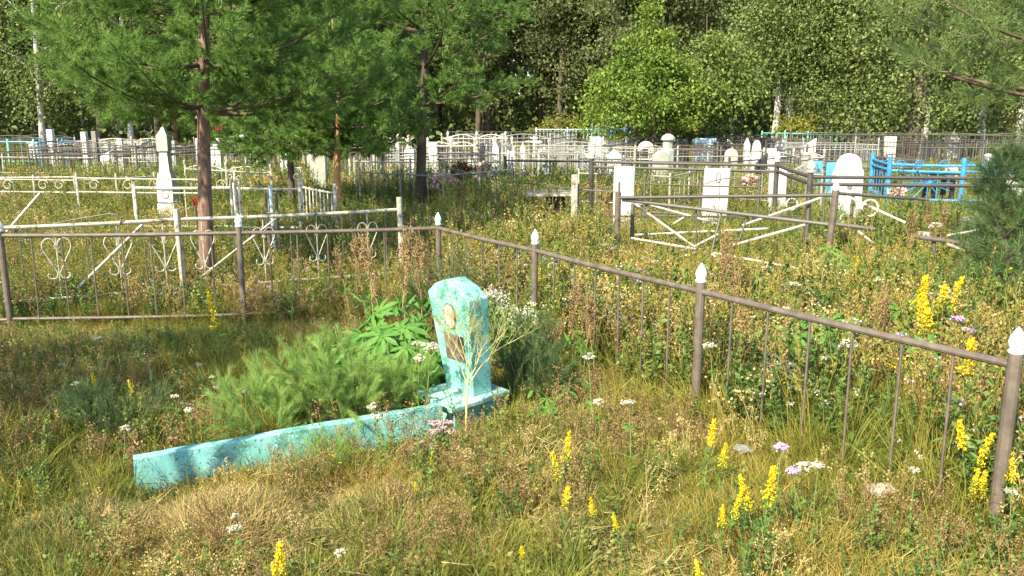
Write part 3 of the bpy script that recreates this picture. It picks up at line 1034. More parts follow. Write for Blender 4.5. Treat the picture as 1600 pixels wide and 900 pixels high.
# ------------------------------------------------------------------ gravestones
def stone(name, label, px, ytop, wpx, Y, m, style='flat', th=0.1, rz=0.0, cat='gravestone', lean=0.0, ybot=None, parts=True):
    top = at(px, ytop, Y)
    w = wpx / FPX * Y
    g = gh(top.x, top.y)
    z0 = at(px, ybot, Y).z if ybot else g - 0.06
    h = top.z - z0
    t = thing(name, label, cat, (top.x, top.y, g if not ybot else 0))
    M = Matrix.Translation((top.x, top.y, z0)) @ Matrix.Rotation(rz, 4, 'Z') @ Matrix.Rotation(lean, 4, 'Y')
    hw = w / 2
    if style == 'round':
        o = [(-hw, 0), (hw, 0), (hw, h * 0.80)]
        o += [(hw * 0.86, h * 0.80 + h * 0.02), (hw * 0.80, h * 0.88)]
        o += [(hw * 0.78 * math.cos(a), h * 0.88 + h * 0.12 * math.sin(a)) for a in (0.35, 0.8, 1.2, PI / 2, PI - 1.2, PI - 0.8, PI - 0.35)]
        o += [(-hw * 0.80, h * 0.88), (-hw * 0.86, h * 0.82), (-hw, h * 0.80)]
    elif style == 'arch':
        o = [(-hw, 0), (hw, 0)] + [(hw * math.cos(a), h - hw + hw * math.sin(a)) for a in np.linspace(0, PI, 11)]
    elif style == 'gable':
        o = [(-hw, 0), (hw, 0), (hw, h * 0.86), (0, h), (-hw, h * 0.86)]
    elif style == 'slant':
        o = [(-hw, 0), (hw, 0), (hw, h), (-hw, h * 0.8)]
    else:
        o = [(-hw, 0), (hw, 0), (hw, h), (-hw, h)]
    bm = bmesh.new()
    n = len(o)
    vs = [bm.verts.new(M @ Vector((x, -th / 2, z))) for x, z in o] + [bm.verts.new(M @ Vector((x, th / 2, z))) for x, z in o]
    bm.faces.new(vs[:n])
    bm.faces.new(vs[n:][::-1])
    for i in range(n):
        j = (i + 1) % n
        bm.faces.new([vs[j], vs[i], vs[n + i], vs[n + j]])
    bmesh.ops.recalc_face_normals(bm, faces=bm.faces[:])
    bmesh.ops.bevel(bm, geom=[e for e in bm.edges if e.calc_face_angle(0) > 0.6], offset=min(0.012, w * 0.06), segments=1, affect='EDGES')
    bm.verts.index_update()
    mb = MB()
    mb.add([v.co.copy() for v in bm.verts], [[v.index for v in f.verts] for f in bm.faces])
    bm.free()
    mb.build('slab', m, t)
    if parts and not ybot:
        MB().box((top.x, top.y, g + 0.06), (w * 1.35, th * 2.2, 0.2), rz, bev=0.01).build('base', m, t)
    return t, M, w, h


def portrait(t, M, x, z, rw, rh, th, ring='dark_pipe', fill='white_stone'):
    k = 20
    pts = [M @ Vector((x + rw * math.cos(2 * PI * i / k), -th / 2 - 0.004, z + rh * math.sin(2 * PI * i / k))) for i in range(k + 1)]
    MB().tube(pts, rw * 0.16, n=5, cap=False).build('portrait_frame', ring, t)
    MB().add([M @ Vector((x + rw * 0.9 * math.cos(2 * PI * i / k), -th / 2 - 0.005, z + rh * 0.9 * math.sin(2 * PI * i / k))) for i in range(k)]
             + [M @ Vector((x + rw * 0.9 * math.cos(2 * PI * i / k), -th / 2 + 0.002, z + rh * 0.9 * math.sin(2 * PI * i / k))) for i in range(k)],
             [list(range(k)), ] + [[i, (i + 1) % k, k + (i + 1) % k, k + i] for i in range(k)]).build('portrait', fill, t)


t, M, w, h = stone('gravestone', 'tall white gravestone with a rounded stepped top', 1328, 240, 46, 11.7, 'white_stone', 'round', 0.12, rz=0.12)
portrait(t, M, 0.0, h * 0.62, 0.03, 0.022, 0.12, 'grey_pipe', 'grey_stone')
MB().add([M @ Vector((a, -0.064, b)) for a, b in ((-0.05, h * .53), (0.05, h * .53), (0.05, h * .545), (-0.05, h * .545))] +
         [M @ Vector((a, -0.055, b)) for a, b in ((-0.05, h * .53), (0.05, h * .53), (0.05, h * .545), (-0.05, h * .545))],
         [[0, 1, 2, 3], [0, 4, 5, 1], [1, 5, 6, 2], [2, 6, 7, 3], [3, 7, 4, 0]]).build('inscription_bar', 'grey_stone', t)
t, M, w, h = stone('gravestone', 'white square plate gravestone with an oval portrait ring', 1118, 263, 40, 12.0, 'white_stone', 'flat', 0.06, rz=0.05, lean=0.03)
portrait(t, M, 0.012, h - 0.13, 0.032, 0.07, 0.06)
stone('gravestone', 'white square gravestone left of the portrait one, partly behind weeds', 976, 260, 32, 12.2, 'white_stone', 'flat', 0.07, rz=-0.25)
stone('gravestone', 'small white gravestone with a pointed top behind the square pair', 960, 233, 22, 19.0, 'white_stone', 'gable', 0.1)
stone('gravestone', 'pale weathered arched gravestone below the maple', 1033, 236, 24, 15.5, 'pale_stone', 'arch', 0.16, rz=0.2)
stone('gravestone', 'white gravestone crossed by the thick dark fence post', 1217, 262, 26, 13.2, 'white_stone', 'flat', 0.08)
stone('gravestone', 'white gravestone with narrow top right of the maple', 1168, 215, 9, 21, 'white_stone', 'gable', 0.1)
stone('gravestone', 'white stepped gravestone right of the narrow white one', 1183, 219, 15, 20, 'white_stone', 'round', 0.1)
stone('gravestone', 'pale gravestone in shade left of the black slanted one', 1143, 232, 20, 18, 'pale_stone', 'arch', 0.1)
stone('gravestone', 'black slanted gravestone behind the plate stones', 1190, 238, 18, 15.5, 'black_granite', 'slant', 0.1)
stone('gravestone', 'dark grey slanted gravestone left of the blue boards', 1251, 250, 30, 14.5, 'grey_stone', 'slant', 0.1)
stone('gravestone', 'black polished gravestone under the birches', 1274, 225, 26, 24, 'black_granite', 'flat', 0.1)
stone('gravestone', 'black gravestone with notched top inside the turquoise fence', 1377, 244, 22, 16, 'black_granite', 'round', 0.1)
stone('gravestone', 'wide black gravestone left of the leafy birch branches', 1310, 226, 22, 26, 'black_granite', 'slant', 0.1)
stone('gravestone', 'white gravestone seen left of the young pine tip', 1488, 258, 18, 16, 'white_stone', 'arch', 0.1)
stone('gravestone', 'white gravestone at the right edge behind the young pine', 1588, 264, 30, 14, 'white_stone', 'flat', 0.1)
stone('gravestone', 'white pillar gravestone just left of the dark pine trunk', 640, 222, 16, 17.5, 'white_stone', 'gable', 0.12)
stone('gravestone', 'white pillar gravestone just right of the dark pine trunk', 676, 222, 12, 17.0, 'white_stone', 'flat', 0.12, rz=0.2)
stone('gravestone', 'white twin pillar gravestone behind the pink wreath', 774, 220, 12, 18.5, 'white_stone', 'gable', 0.12)
stone('gravestone', 'slim white gravestone standing alone among silver fences', 817, 222, 8, 20, 'white_stone', 'gable', 0.1)
for lb_, px_, y_, w_, Y_, mm_, st_ in (
        ('white low gravestone left of the silver scroll fence', 735, 246, 14, 17.5, 'white_stone', 'gable'),
        ('black tall gravestone between white fences right of the dark pine', 690, 224, 14, 22.5, 'black_granite', 'flat'),
        ('white gravestone with round top among the silver fences', 800, 236, 13, 19, 'white_stone', 'arch'),
        ('black gravestone left of the pale arched gravestone', 1003, 228, 20, 22, 'black_granite', 'slant'),
        ('black gravestone under the duller maple', 1128, 222, 26, 24, 'black_granite', 'flat'),
        ('white thin gravestone just right of the black slanted one', 1206, 232, 14, 17.5, 'white_stone', 'flat'),
        ('grey gravestone behind the ring rail fence', 165, 240, 14, 20, 'grey_stone', 'arch'),
        ('pale pinkish gravestone left of the obelisk cap', 236, 232, 16, 19, 'pale_stone', 'arch'),
        ('black gravestone right of the turquoise fence corner', 1420, 250, 24, 17, 'black_granite', 'flat'),
        ('white gravestone under the birch at the far right', 1545, 240, 16, 19, 'white_stone', 'arch'),
        ('white slim gravestone close behind the white thick post', 187, 216, 8, 21, 'white_stone', 'flat')):
    stone('gravestone', lb_, px_, y_, w_, Y_, mm_, st_, 0.1, rz=random.uniform(-.3, .3))
stone('gravestone', 'pale grey gravestone seen over the wooden table', 850, 232, 22, 21, 'pale_stone', 'arch', 0.1)
stone('gravestone', 'grey gravestone between silver fence scrolls', 880, 236, 18, 22, 'grey_stone', 'arch', 0.1)
stone('gravestone', 'pinkish pale gravestone left of the small pointed white one', 915, 240, 26, 20, 'pale_stone', 'flat', 0.1)
stone('gravestone', 'black gravestone behind the white lattice right of the dark pine', 710, 226, 20, 24, 'black_granite', 'arch', 0.1)
stone('gravestone', 'black gravestone behind the silver arch fence', 757, 224, 16, 24, 'black_granite', 'flat', 0.1)
stone('gravestone', 'pale gravestone glimpsed left of the orange barked pine', 497, 243, 24, 15, 'pale_stone', 'flat', 0.1)
stone('gravestone', 'square white gravestone left of the near pine trunk', 315, 216, 18, 19, 'white_stone', 'flat', 0.1)
stone('gravestone', 'white gravestone right of the near pine trunk', 339, 216, 12, 19, 'white_stone', 'flat', 0.1)
stone('gravestone', 'short grey gravestone half hidden in weeds near the right edge', 1512, 340, 36, 8.8, 'grey_stone', 'arch', 0.12)
stone('gravestone', 'small white gravestone under the dark rail at right', 1447, 362, 20, 8.4, 'white_stone', 'flat', 0.08)
stone('fence_post', 'white square post topping the teal fence at far left', 78, 202, 9, 25, 'white_stone', 'flat', 0.15, cat='post', parts=False)
stone('fence_post', 'white thick square post right of the turquoise fence', 131, 206, 8, 19, 'white_stone', 'flat', 0.12, cat='post', parts=False)
stone('fence_post', 'grey square post beside the thick white post', 147, 205, 7, 17, 'grey_stone', 'flat', 0.1, cat='post', parts=False)
for lb, px, y0, w_, Y, mm in (('turquoise board standing behind the dark capped fence', 1279, 252, 16, 15.8, 'blue_board'),
                              ('wide turquoise board left of the rounded white gravestone', 1306, 254, 28, 15.0, 'blue_board'),
                              ('blue and white board under the maple branches', 1102, 216, 34, 24, 'pale_blue_paint')):
    stone('board', lb, px, y0, w_, Y, mm, 'flat', 0.05, cat='board', parts=False)


# white obelisk on the left
def obelisk():
    b = at(266, 345, 11.8)
    t = thing('obelisk', 'slender white obelisk monument left of the near pine trunk', 'monument', (b.x, b.y, 0))
    k = 11.8 / FPX / math.sqrt(2)
    z = lambda py: at(266, py, 11.8).z
    MB().lathe((b.x, b.y, 0), [(26 * k, gh(b.x, b.y) - 0.1), (26 * k, z(318)), (24 * k, z(316)), (24 * k, z(285)), (19 * k, z(270))], sq=True).build('pedestal', 'white_stone', t)
    MB().lathe((b.x, b.y, 0), [(16 * k, z(270) + .002), (11 * k, z(238)), (11 * k, z(236))], sq=True).build('shaft', 'white_stone', t)
    MB().lathe((b.x, b.y, 0), [(17 * k, z(236) + .002), (17 * k, z(212)), (13 * k, z(209)), (2 * k, z(198))], sq=True).build('cap', 'pale_stone', t)


obelisk()


def column():
    b = at(1042, 270, 16.5)
    t = thing('stone_column', 'pale stone lantern column with a domed cap under the maple', 'monument', (b.x, b.y, 0))
    k = 16.5 / FPX
    z = lambda py: at(1042, py, 16.5).z
    MB().lathe((b.x, b.y, 0), [(11 * k, gh(b.x, b.y) - .1), (11 * k, z(235)), (8 * k, z(232)), (8 * k, z(219))], n=8).build('shaft', 'pale_stone', t)
    MB().lathe((b.x, b.y, 0), [(11 * k, z(219) + .002), (11 * k, z(216)), (8 * k, z(212)), (3 * k, z(209))], n=12).build('cap', 'pale_stone', t)


column()


def cross(name, label, px, ytop, Y, m, arm=0.2):
    a = at(px, ytop, Y)
    t = thing(name, label, 'cross', (a.x, a.y, 0))
    MB().box((a.x, a.y, a.z / 2 - .05), (0.05, 0.04, a.z + .1), bev=.004).build('upright', m, t)
    MB().box((a.x, a.y - .002, a.z - 0.14), (arm * 2, 0.044, 0.05), bev=.004).build('arm', m, t)
    MB().box((a.x, a.y - .002, a.z - 0.05), (arm * 0.9, 0.044, 0.035), bev=.004).build('short_arm', m, t)


cross('grave_cross', 'white grave cross above the white fence right of the dark pine', 702, 214, 20, 'white_paint')
cross('grave_cross', 'white grave cross left of the near pine trunk under the branches', 312, 174, 21, 'white_stone', 0.12)
cross('grave_cross', 'dark metal grave cross at the foot of the birches', 1353, 216, 27, 'dark_pipe')
cross('grave_cross', 'pale grave cross just left of the orange barked pine', 380, 203, 20, 'white_stone', 0.1)
cross('grave_cross', 'silver grave cross behind the scroll fences', 785, 208, 23, 'silver_paint', 0.15)


# small grave enclosures crowding the far rows, each with its marker
ZONES = [(0, 'behind the teal fence at the far left'), (150, 'behind the ring rail fence'), (280, 'behind the near pine trunk'), (420, 'under the bushy pines'),
         (560, 'left of the dark pine trunk'), (670, 'behind the flower wreaths'), (800, 'beyond the wooden table'), (930, 'under the maple'), (1060, 'behind the white plate stone'),
         (1200, 'beyond the dark capped fence'), (1330, 'beyond the rounded gravestone'), (1450, 'beyond the turquoise fence')]
ENC = random.Random(12)
seen_lab = {}
for k_ in range(34):
    px_ = (k_ * 1560 / 34 + ENC.uniform(-18, 18)) + 20
    Y_ = ENC.choice((16.5, 18.5, 21, 24, 27)) + ENC.uniform(-0.8, 0.8)
    if 960 < px_ < 1060 and Y_ < 25:
        Y_ += 3
    mm_, cn_ = ENC.choice((('wire_silver', 'silver'), ('old_white_paint', 'white'), ('grey_pipe', 'dull grey'), ('dark_pipe', 'black'), ('grey_pipe', 'dull grey'), ('dark_pipe', 'black'), ('brown_pipe', 'brown'), ('wire_silver', 'silver')))
    x0, y0 = xy(px_, 230, Y_)
    a_ = ENC.uniform(-0.25, 0.25)
    w_, d_ = ENC.uniform(1.5, 2.2), ENC.uniform(1.4, 2.0)
    ca, sa = math.cos(a_), math.sin(a_)
    cs_ = [(x0 + (u * ca - v * sa), y0 + (u * sa + v * ca)) for u, v in ((-w_ / 2, 0), (w_ / 2, 0), (w_ / 2, d_), (-w_ / 2, d_))]
    zn = [z for p0, z in ZONES if px_ >= p0][-1]
    lab = cn_ + ' grave enclosure ' + zn
    c_ = seen_lab.get(lab, 0)
    seen_lab[lab] = c_ + 1
    if c_:
        lab = ('second ' if c_ == 1 else 'third ') + lab
    tp_ = ENC.uniform(0.78, 1.02)
    fence('grave_enclosure', lab, cs_, mm_, tp_, [0.25, tp_ - 0.12, tp_], post_r=0.019, post_h=tp_ + 0.1, bar_gap=ENC.choice((0.13, 0.16, 0.2)), bar_r=0.0075, bars='stuff',
          arcs=ENC.choice((None, 0.08, 0.12)), n_side=4, closed=True, finial=ENC.choice((None, 'ball')), group='small iron grave enclosures')
    kind_ = ENC.random()
    cx_, cy_ = (cs_[2][0] + cs_[3][0] + cs_[0][0]) / 3, (cs_[2][1] + cs_[3][1]) / 2 - 0.4
    mz_ = ENC.choice((('white_stone', 'white'), ('black_granite', 'black'), ('grey_stone', 'grey'), ('pale_stone', 'pale'), ('white_stone', 'white')))
    ppx = 800 + cx_ / cy_ * FPX
    hz_ = ENC.uniform(0.75, 1.15)
    ytop_ = 450 + FPX * math.tan(math.atan2(CAM_Z - hz_, cy_) - PITCH)
    if kind_ < 0.7:
        stone('gravestone', mz_[1] + ' gravestone in ' + lab, ppx, ytop_, ENC.uniform(0.3, 0.5) / cy_ * FPX, cy_, mz_[0], ENC.choice(('arch', 'flat', 'gable', 'slant')), 0.1, rz=a_, parts=False)
    else:
        cross('grave_cross', 'metal cross in ' + lab, ppx, ytop_ - 8, cy_, ENC.choice(('silver_paint', 'dark_pipe', 'white_paint')), 0.2)


# wreaths of artificial flowers
def wreath(label, px, py, Y, r, m, leaf='dark_leaves', squash=1.0):
    c = at(px, py, Y)
    t = thing('wreath', label, 'wreath', (c.x, c.y, 0))
    rng = np.random.default_rng(int(px * 7 + py))
    n = 90
    d = rand_dir(n, rng)
    p = np.array(c) + d * r * rng.uniform(0.5, 1.0, (n, 1)) * np.array([1, 0.4, squash])
    V, Fq = [], []
    o = 0
    for k in range(5):
        dd = unit(d + rng.normal(size=(n, 3)) * 0.7)
        v, f = leaves(p, dd, rand_dir(n, rng), r * 0.32, r * 0.24)
        V.append(v); Fq.append(f + o); o += len(v)
    np_obj('petals', np.concatenate(V) - np.array(t.location), np.concatenate(Fq), m, t)
    p2 = np.array(c) + rand_dir(120, rng) * r * 0.9 * np.array([1, 0.4, squash])
    v, f = leaves(p2, rand_dir(120, rng), rand_dir(120, rng), r * 0.4, r * 0.15)
    np_obj('leaves', v - np.array(t.location), f, leaf, t)
    rod(t, 'stand', Vector((c.x, c.y + 0.02, -0.05)), c, 0.012, 'dark_pipe')


wreath('pale pink flower wreath heaped right of the dark pine trunk', 690, 284, 13.2, 0.20, 'wreath_pink', squash=0.7)
wreath('second pale pink wreath left of the maroon one', 705, 290, 13.6, 0.14, 'wreath_pink', squash=0.7)
wreath('maroon flower wreath behind the pale pink heap', 722, 268, 14.5, 0.17, 'wreath_maroon')
wreath('pink and white wreath leaning by the silver fence', 757, 270, 14.5, 0.18, 'wreath_pink')
wreath('red artificial flowers left of the near pine trunk', 305, 315, 9.5, 0.045, 'wreath_red')
wreath('small red flowers right of the near pine under its branches', 342, 199, 18, 0.07, 'wreath_red')
wreath('orange pink flowers in front of the teal fence', 122, 226, 20, 0.09, 'wreath_pink')
wreath('pink flowers in the weeds inside the turquoise fence', 1402, 302, 12.5, 0.14, 'wreath_pink', squash=0.6)
wreath('pale yellow pink flowers below the black slanted gravestone', 1172, 282, 13.8, 0.13, 'wreath_pink', squash=0.6)


# wooden table and bench
def table():
    c = at(862, 302, 10.4)
    t = thing('wooden_table', 'weathered plank table left of the tall pale fence post', 'table', (c.x, c.y, 0))
    for i in range(3):
        MB().box((c.x, c.y - 0.2 + i * 0.2, c.z), (0.62, 0.185, 0.03), 0.06, bev=0.004).build('plank', 'old_wood', t)
    for dx, dy in ((-0.05, -0.06), (0.14, -0.06), (-0.05, 0.2), (0.14, 0.2)):
        MB().box((c.x + dx, c.y + dy, c.z / 2 - 0.03), (0.05, 0.05, c.z - 0.03), bev=0.004).build('leg', 'dark_wood', t)
    MB().box((c.x + 0.045, c.y - 0.08, c.z - 0.12), (0.15, 0.02, 0.2), bev=0.003).build('apron', 'dark_wood', t)
    c = at(803, 345, 10.4)
    t = thing('wooden_bench', 'low dark wooden bench sunk in weeds left of the table', 'bench', (c.x, c.y, 0))
    for i in range(2):
        MB().box((c.x, c.y - 0.08 + i * 0.15, c.z), (0.62, 0.14, 0.035), -0.04, bev=0.004).build('plank', 'dark_wood', t)
    for dx in (-0.22, 0.2):
        MB().box((c.x + dx, c.y, c.z / 2 - 0.04), (0.07, 0.2, c.z - 0.02), bev=0.004).build('leg', 'dark_wood', t)
    c = at(1470, 271, 13.9)
    t = thing('black_table', 'black metal table inside the turquoise fence', 'table', (c.x, c.y, 0))
    MB().box((c.x, c.y, c.z), (0.5, 0.4, 0.04), bev=.004).build('table_top', 'black_granite', t)
    for dx in (-0.16, 0.14):
        for dy in (-0.14, 0.14):
            MB().box((c.x + dx, c.y + dy, c.z / 2 - 0.03), (0.07, 0.06, c.z - 0.04), bev=.004).build('leg', 'black_granite', t)


table()


# ------------------------------------------------------------------ trees
def add_needles(segs, rng, per_m, ln, wd, fwd=0.75):
    """brushes of needles along twig segments (a, b)"""
    A = np.array([s[0] for s in segs]); B = np.array([s[1] for s in segs])
    L = np.linalg.norm(B - A, axis=1)
    cnt = np.maximum(4, (L * per_m).astype(int))
    idx = np.repeat(np.arange(len(segs)), cnt)
    q = rng.uniform(0.05, 1.0, len(idx))[:, None]
    base = A[idx] + (B - A)[idx] * q
    d0 = unit((B - A))[idx]
    r = rng.normal(size=(len(idx), 3))
    r = unit(r - d0 * np.sum(r * d0, axis=1, keepdims=True))
    d = d0 * (fwd + 0.5 * q ** 3) + r * rng.uniform(0.55, 1.0, (len(idx), 1)) + np.array([0, 0, 0.10])
    return needles(base, d, rng.uniform(0.7, 1.1, len(idx)) * ln, wd, rng)


def pine(name, label, loc, height, r0, z_low, gap, blen, seed, bark='pine_bark', needle='pine_needles', per_m=260, ln=0.075, wd=0.0042, elev=0.28,
         cat='pine tree', group=None, lean=(0, 0), n_br=6, twig_gap=0.10, droop=0.0, z_top=None, dense=1.0, azim=None, bumps=3):
    rng = np.random.default_rng(seed)
    t = thing(name, label, cat, loc, group)
    tm = MB()
    lm = MB()
    n = 14

    def ax(z):
        q = z / height
        return Vector((lean[0] * q + 0.03 * math.sin(q * 7 + seed), lean[1] * q + 0.02 * math.sin(q * 5 + seed * 2), z))
    pts = [ax(-0.15)] + [ax(height * i / n) for i in range(1, n + 1)]
    rad = [r0 * 1.12] + [max(0.006, r0 * (1 - 0.92 * i / n)) for i in range(1, n + 1)]
    tm.tube(pts, rad, n=12)
    segs = []
    z = z_low
    zt = z_top or height * 0.97
    k = 0
    while z < zt:
        f = (z - z_low) / max(0.01, height - z_low)
        nb = n_br if f < 0.8 else 5
        a0 = rng.uniform(0, 2 * PI)
        for i in range(nb):
            a = a0 + 2 * PI * i / nb + rng.uniform(-0.25, 0.25)
            if azim is not None and abs((a - azim[0] + PI) % (2 * PI) - PI) > azim[1]:
                continue
            Lb = blen(f) * rng.uniform(0.82, 1.12)
            if Lb < 0.1:
                continue
            el = elev + 0.35 * f + rng.uniform(-0.08, 0.08)
            o = ax(z + rng.uniform(-0.04, 0.04))
            dr = Vector((math.cos(a), math.sin(a), 0))
            m_ = 6
            bp = []
            wob = rng.uniform(-0.12, 0.12)
            side = Vector((-dr.y, dr.x, 0))
            for j in range(m_ + 1):
                s = j / m_
                bp.append(o + dr * (Lb * s * math.cos(el)) + side * (Lb * wob * s * s) + Vector((0, 0, Lb * (math.sin(el) * s - droop * s * (1 - s) * 1.2 + 0.10 * s ** 3))))
            rb = max(0.005, min(r0 * 0.28, 0.011 * Lb + 0.004))
            lm.tube(bp, [rb * (1 - 0.8 * j / m_) for j in range(m_ + 1)], n=5)
            nt_ = max(3, int(Lb * 0.85 / twig_gap * dense))
            for j in range(nt_):
                s = 0.10 + 0.90 * (j + rng.uniform(0, 0.6)) / nt_
                s = min(s, 1.0)
                fi = s * m_
                i0 = min(m_ - 1, int(fi))
                p = bp[i0].lerp(bp[i0 + 1], fi - i0)
                bd = (bp[i0 + 1] - bp[i0]).normalized()
                sgn = 1 if j % 2 else -1
                tl = min(0.55, Lb * 0.42) * (1.05 - 0.62 * s) * rng.uniform(0.7, 1.2)
                td = (bd * rng.uniform(0.55, 0.9) + side * sgn * rng.uniform(0.3, 0.9) + Vector((0, 0, rng.uniform(-0.35, 0.65)))).normalized()
                e = p + td * tl
                segs.append((p + td * tl * 0.4, e))
                for w in range(int(2 + tl * 10)):
                    q = rng.uniform(0.3, 0.95)
                    pp = p + td * tl * q
                    sd = (td * 0.7 + Vector(rng.normal(size=3)) * 0.55 + Vector((0, 0, 0.18))).normalized()
                    segs.append((pp + sd * 0.02, pp + sd * rng.uniform(0.10, 0.16)))
            segs.append((bp[-2], bp[-1] + (bp[-1] - bp[-2]).normalized() * 0.08))
        z += gap * rng.uniform(0.9, 1.1)
        k += 1
    segs.append((ax(height * 0.9), ax(height) + Vector((0, 0, 0.1))))
    tr = MB()
    tr.v, tr.f = [v + Vector(loc) for v in tm.v], tm.f
    tr.build('trunk', bark, t, smooth=True)
    tr = MB()
    tr.v, tr.f = [v + Vector(loc) for v in lm.v], lm.f
    tr.build('limbs', 'limb_bark', t, smooth=True, kind='stuff')
    segs = [(tuple(a), tuple(b)) for a, b in segs]
    v, f = add_needles(segs, rng, per_m, ln, wd)
    np_obj('crown', v, f, needle, t)
    return t


gx = lambda p: (p.x, p.y, gh(p.x, p.y))
near = at(321, 400, 7.75)
pine('pine_tree', 'near young pine whose thick reddish trunk rises behind the heart fence', (near.x, near.y, gh(near.x, near.y)), 6.2, 0.074, 1.70, 0.40,
     lambda f: 1.72 * (1 - f) ** 0.5, 3, per_m=400, wd=0.0072, n_br=7, twig_gap=0.068, elev=0.12, droop=0.18, z_top=4.3, lean=(0.38, 0.0), ln=0.072)
p2 = at(659, 345, 13.2)
pine('pine_tree', 'slim dark trunked pine in the middle with arching side branches', gx(p2), 7.5, 0.085, 1.85, 0.50,
     lambda f: 1.7 * (1 - f) ** 0.6, 5, bark='dark_bark', per_m=230, wd=0.012, n_br=7, twig_gap=0.095, elev=0.2, z_top=5.2, ln=0.085, lean=(0.2, 0))
p3 = at(533, 345, 11.6)
pine('pine_tree', 'short pine with orange bark low between the two larger pines', gx(p3), 2.9, 0.062, 1.22, 0.28,
     lambda f: 1.35 * (1 - f) ** 0.5, 9, bark='orange_bark', per_m=240, wd=0.012, n_br=7, twig_gap=0.085, elev=0.08, droop=0.15, ln=0.08)
pine('pine_tree', 'bushy pine filling the gap right of the near pine trunk', gx(at(455, 345, 12.6)), 4.8, 0.06, 1.15, 0.36,
     lambda f: 1.5 * (1 - f) ** 0.5, 19, bark='dark_bark', per_m=240, wd=0.012, n_br=7, twig_gap=0.095, elev=0.08, droop=0.15, ln=0.08)
p4 = at(1578, 450, 6.0)
pine('pine_sapling', 'young blue-green pine with an upright tip at the right edge', gx(p4), 1.46, 0.028, 0.14, 0.16,
     lambda f: 0.46 * (1 - f) ** 0.7, 12, bark='dark_bark', needle='blue_pine_needles', per_m=330, wd=0.0042, ln=0.08, n_br=7, twig_gap=0.055, elev=0.6, lean=(-0.12, 0), cat='young pine')
pine('pine_tree', 'pine standing outside the frame whose blurred boughs hang in the top right corner', (4.15, 5.6, 0), 5.5, 0.09, 1.72, 0.36,
     lambda f: 1.9 * (1 - f) ** 0.3, 15, bark='pine_bark', needle='bough_needles', per_m=230, wd=0.0055, ln=0.085, n_br=6, twig_gap=0.095, elev=0.10, droop=0.1, z_top=3.4,
     azim=(PI, 1.9), bumps=3)
pine('pine_tree', 'young pine left of the frame shading the grass in the lower left corner', (-4.2, 2.8, 0), 4.3, 0.07, 0.9, 0.34,
     lambda f: 1.25 * (1 - f) ** 0.5, 21, per_m=160, wd=0.012, n_br=6, twig_gap=0.11, elev=0.15)
pine('pine_sapling', 'small blue-green pine behind the collapsed fence panel', gx(at(1660, 330, 9.5)), 2.0, 0.04, 0.15, 0.24,
     lambda f: 0.8 * (1 - f) ** 0.8, 31, bark='dark_bark', needle='blue_pine_needles', per_m=300, wd=0.007, ln=0.085, n_br=6, twig_gap=0.10, elev=0.4, cat='young pine')
dt = thing('dead_sapling', 'slender forked dead trunk left of the frame throwing stripes on the kerb', 'tree', (-2.75, 1.78, 0))
MB().tube([(-2.75, 1.78, -0.1), (-2.77, 1.79, 0.9), (-2.72, 1.76, 1.65)], [0.045, 0.038, 0.032], n=8).build('trunk', 'dark_bark', dt)
MB().tube([(-2.72, 1.76, 1.62), (-2.84, 1.68, 2.2), (-2.92, 1.64, 2.75)], [0.03, 0.024, 0.012], n=8).build('branch', 'dark_bark', dt)
MB().tube([(-2.72, 1.76, 1.62), (-2.55, 1.88, 2.1), (-2.36, 1.94, 2.55)], [0.027, 0.02, 0.01], n=8).build('branch', 'dark_bark', dt)
MB().tube([(-2.58, 1.86, 2.05), (-2.66, 2.02, 2.4)], [0.014, 0.006], n=6).build('branch', 'dark_bark', dt)


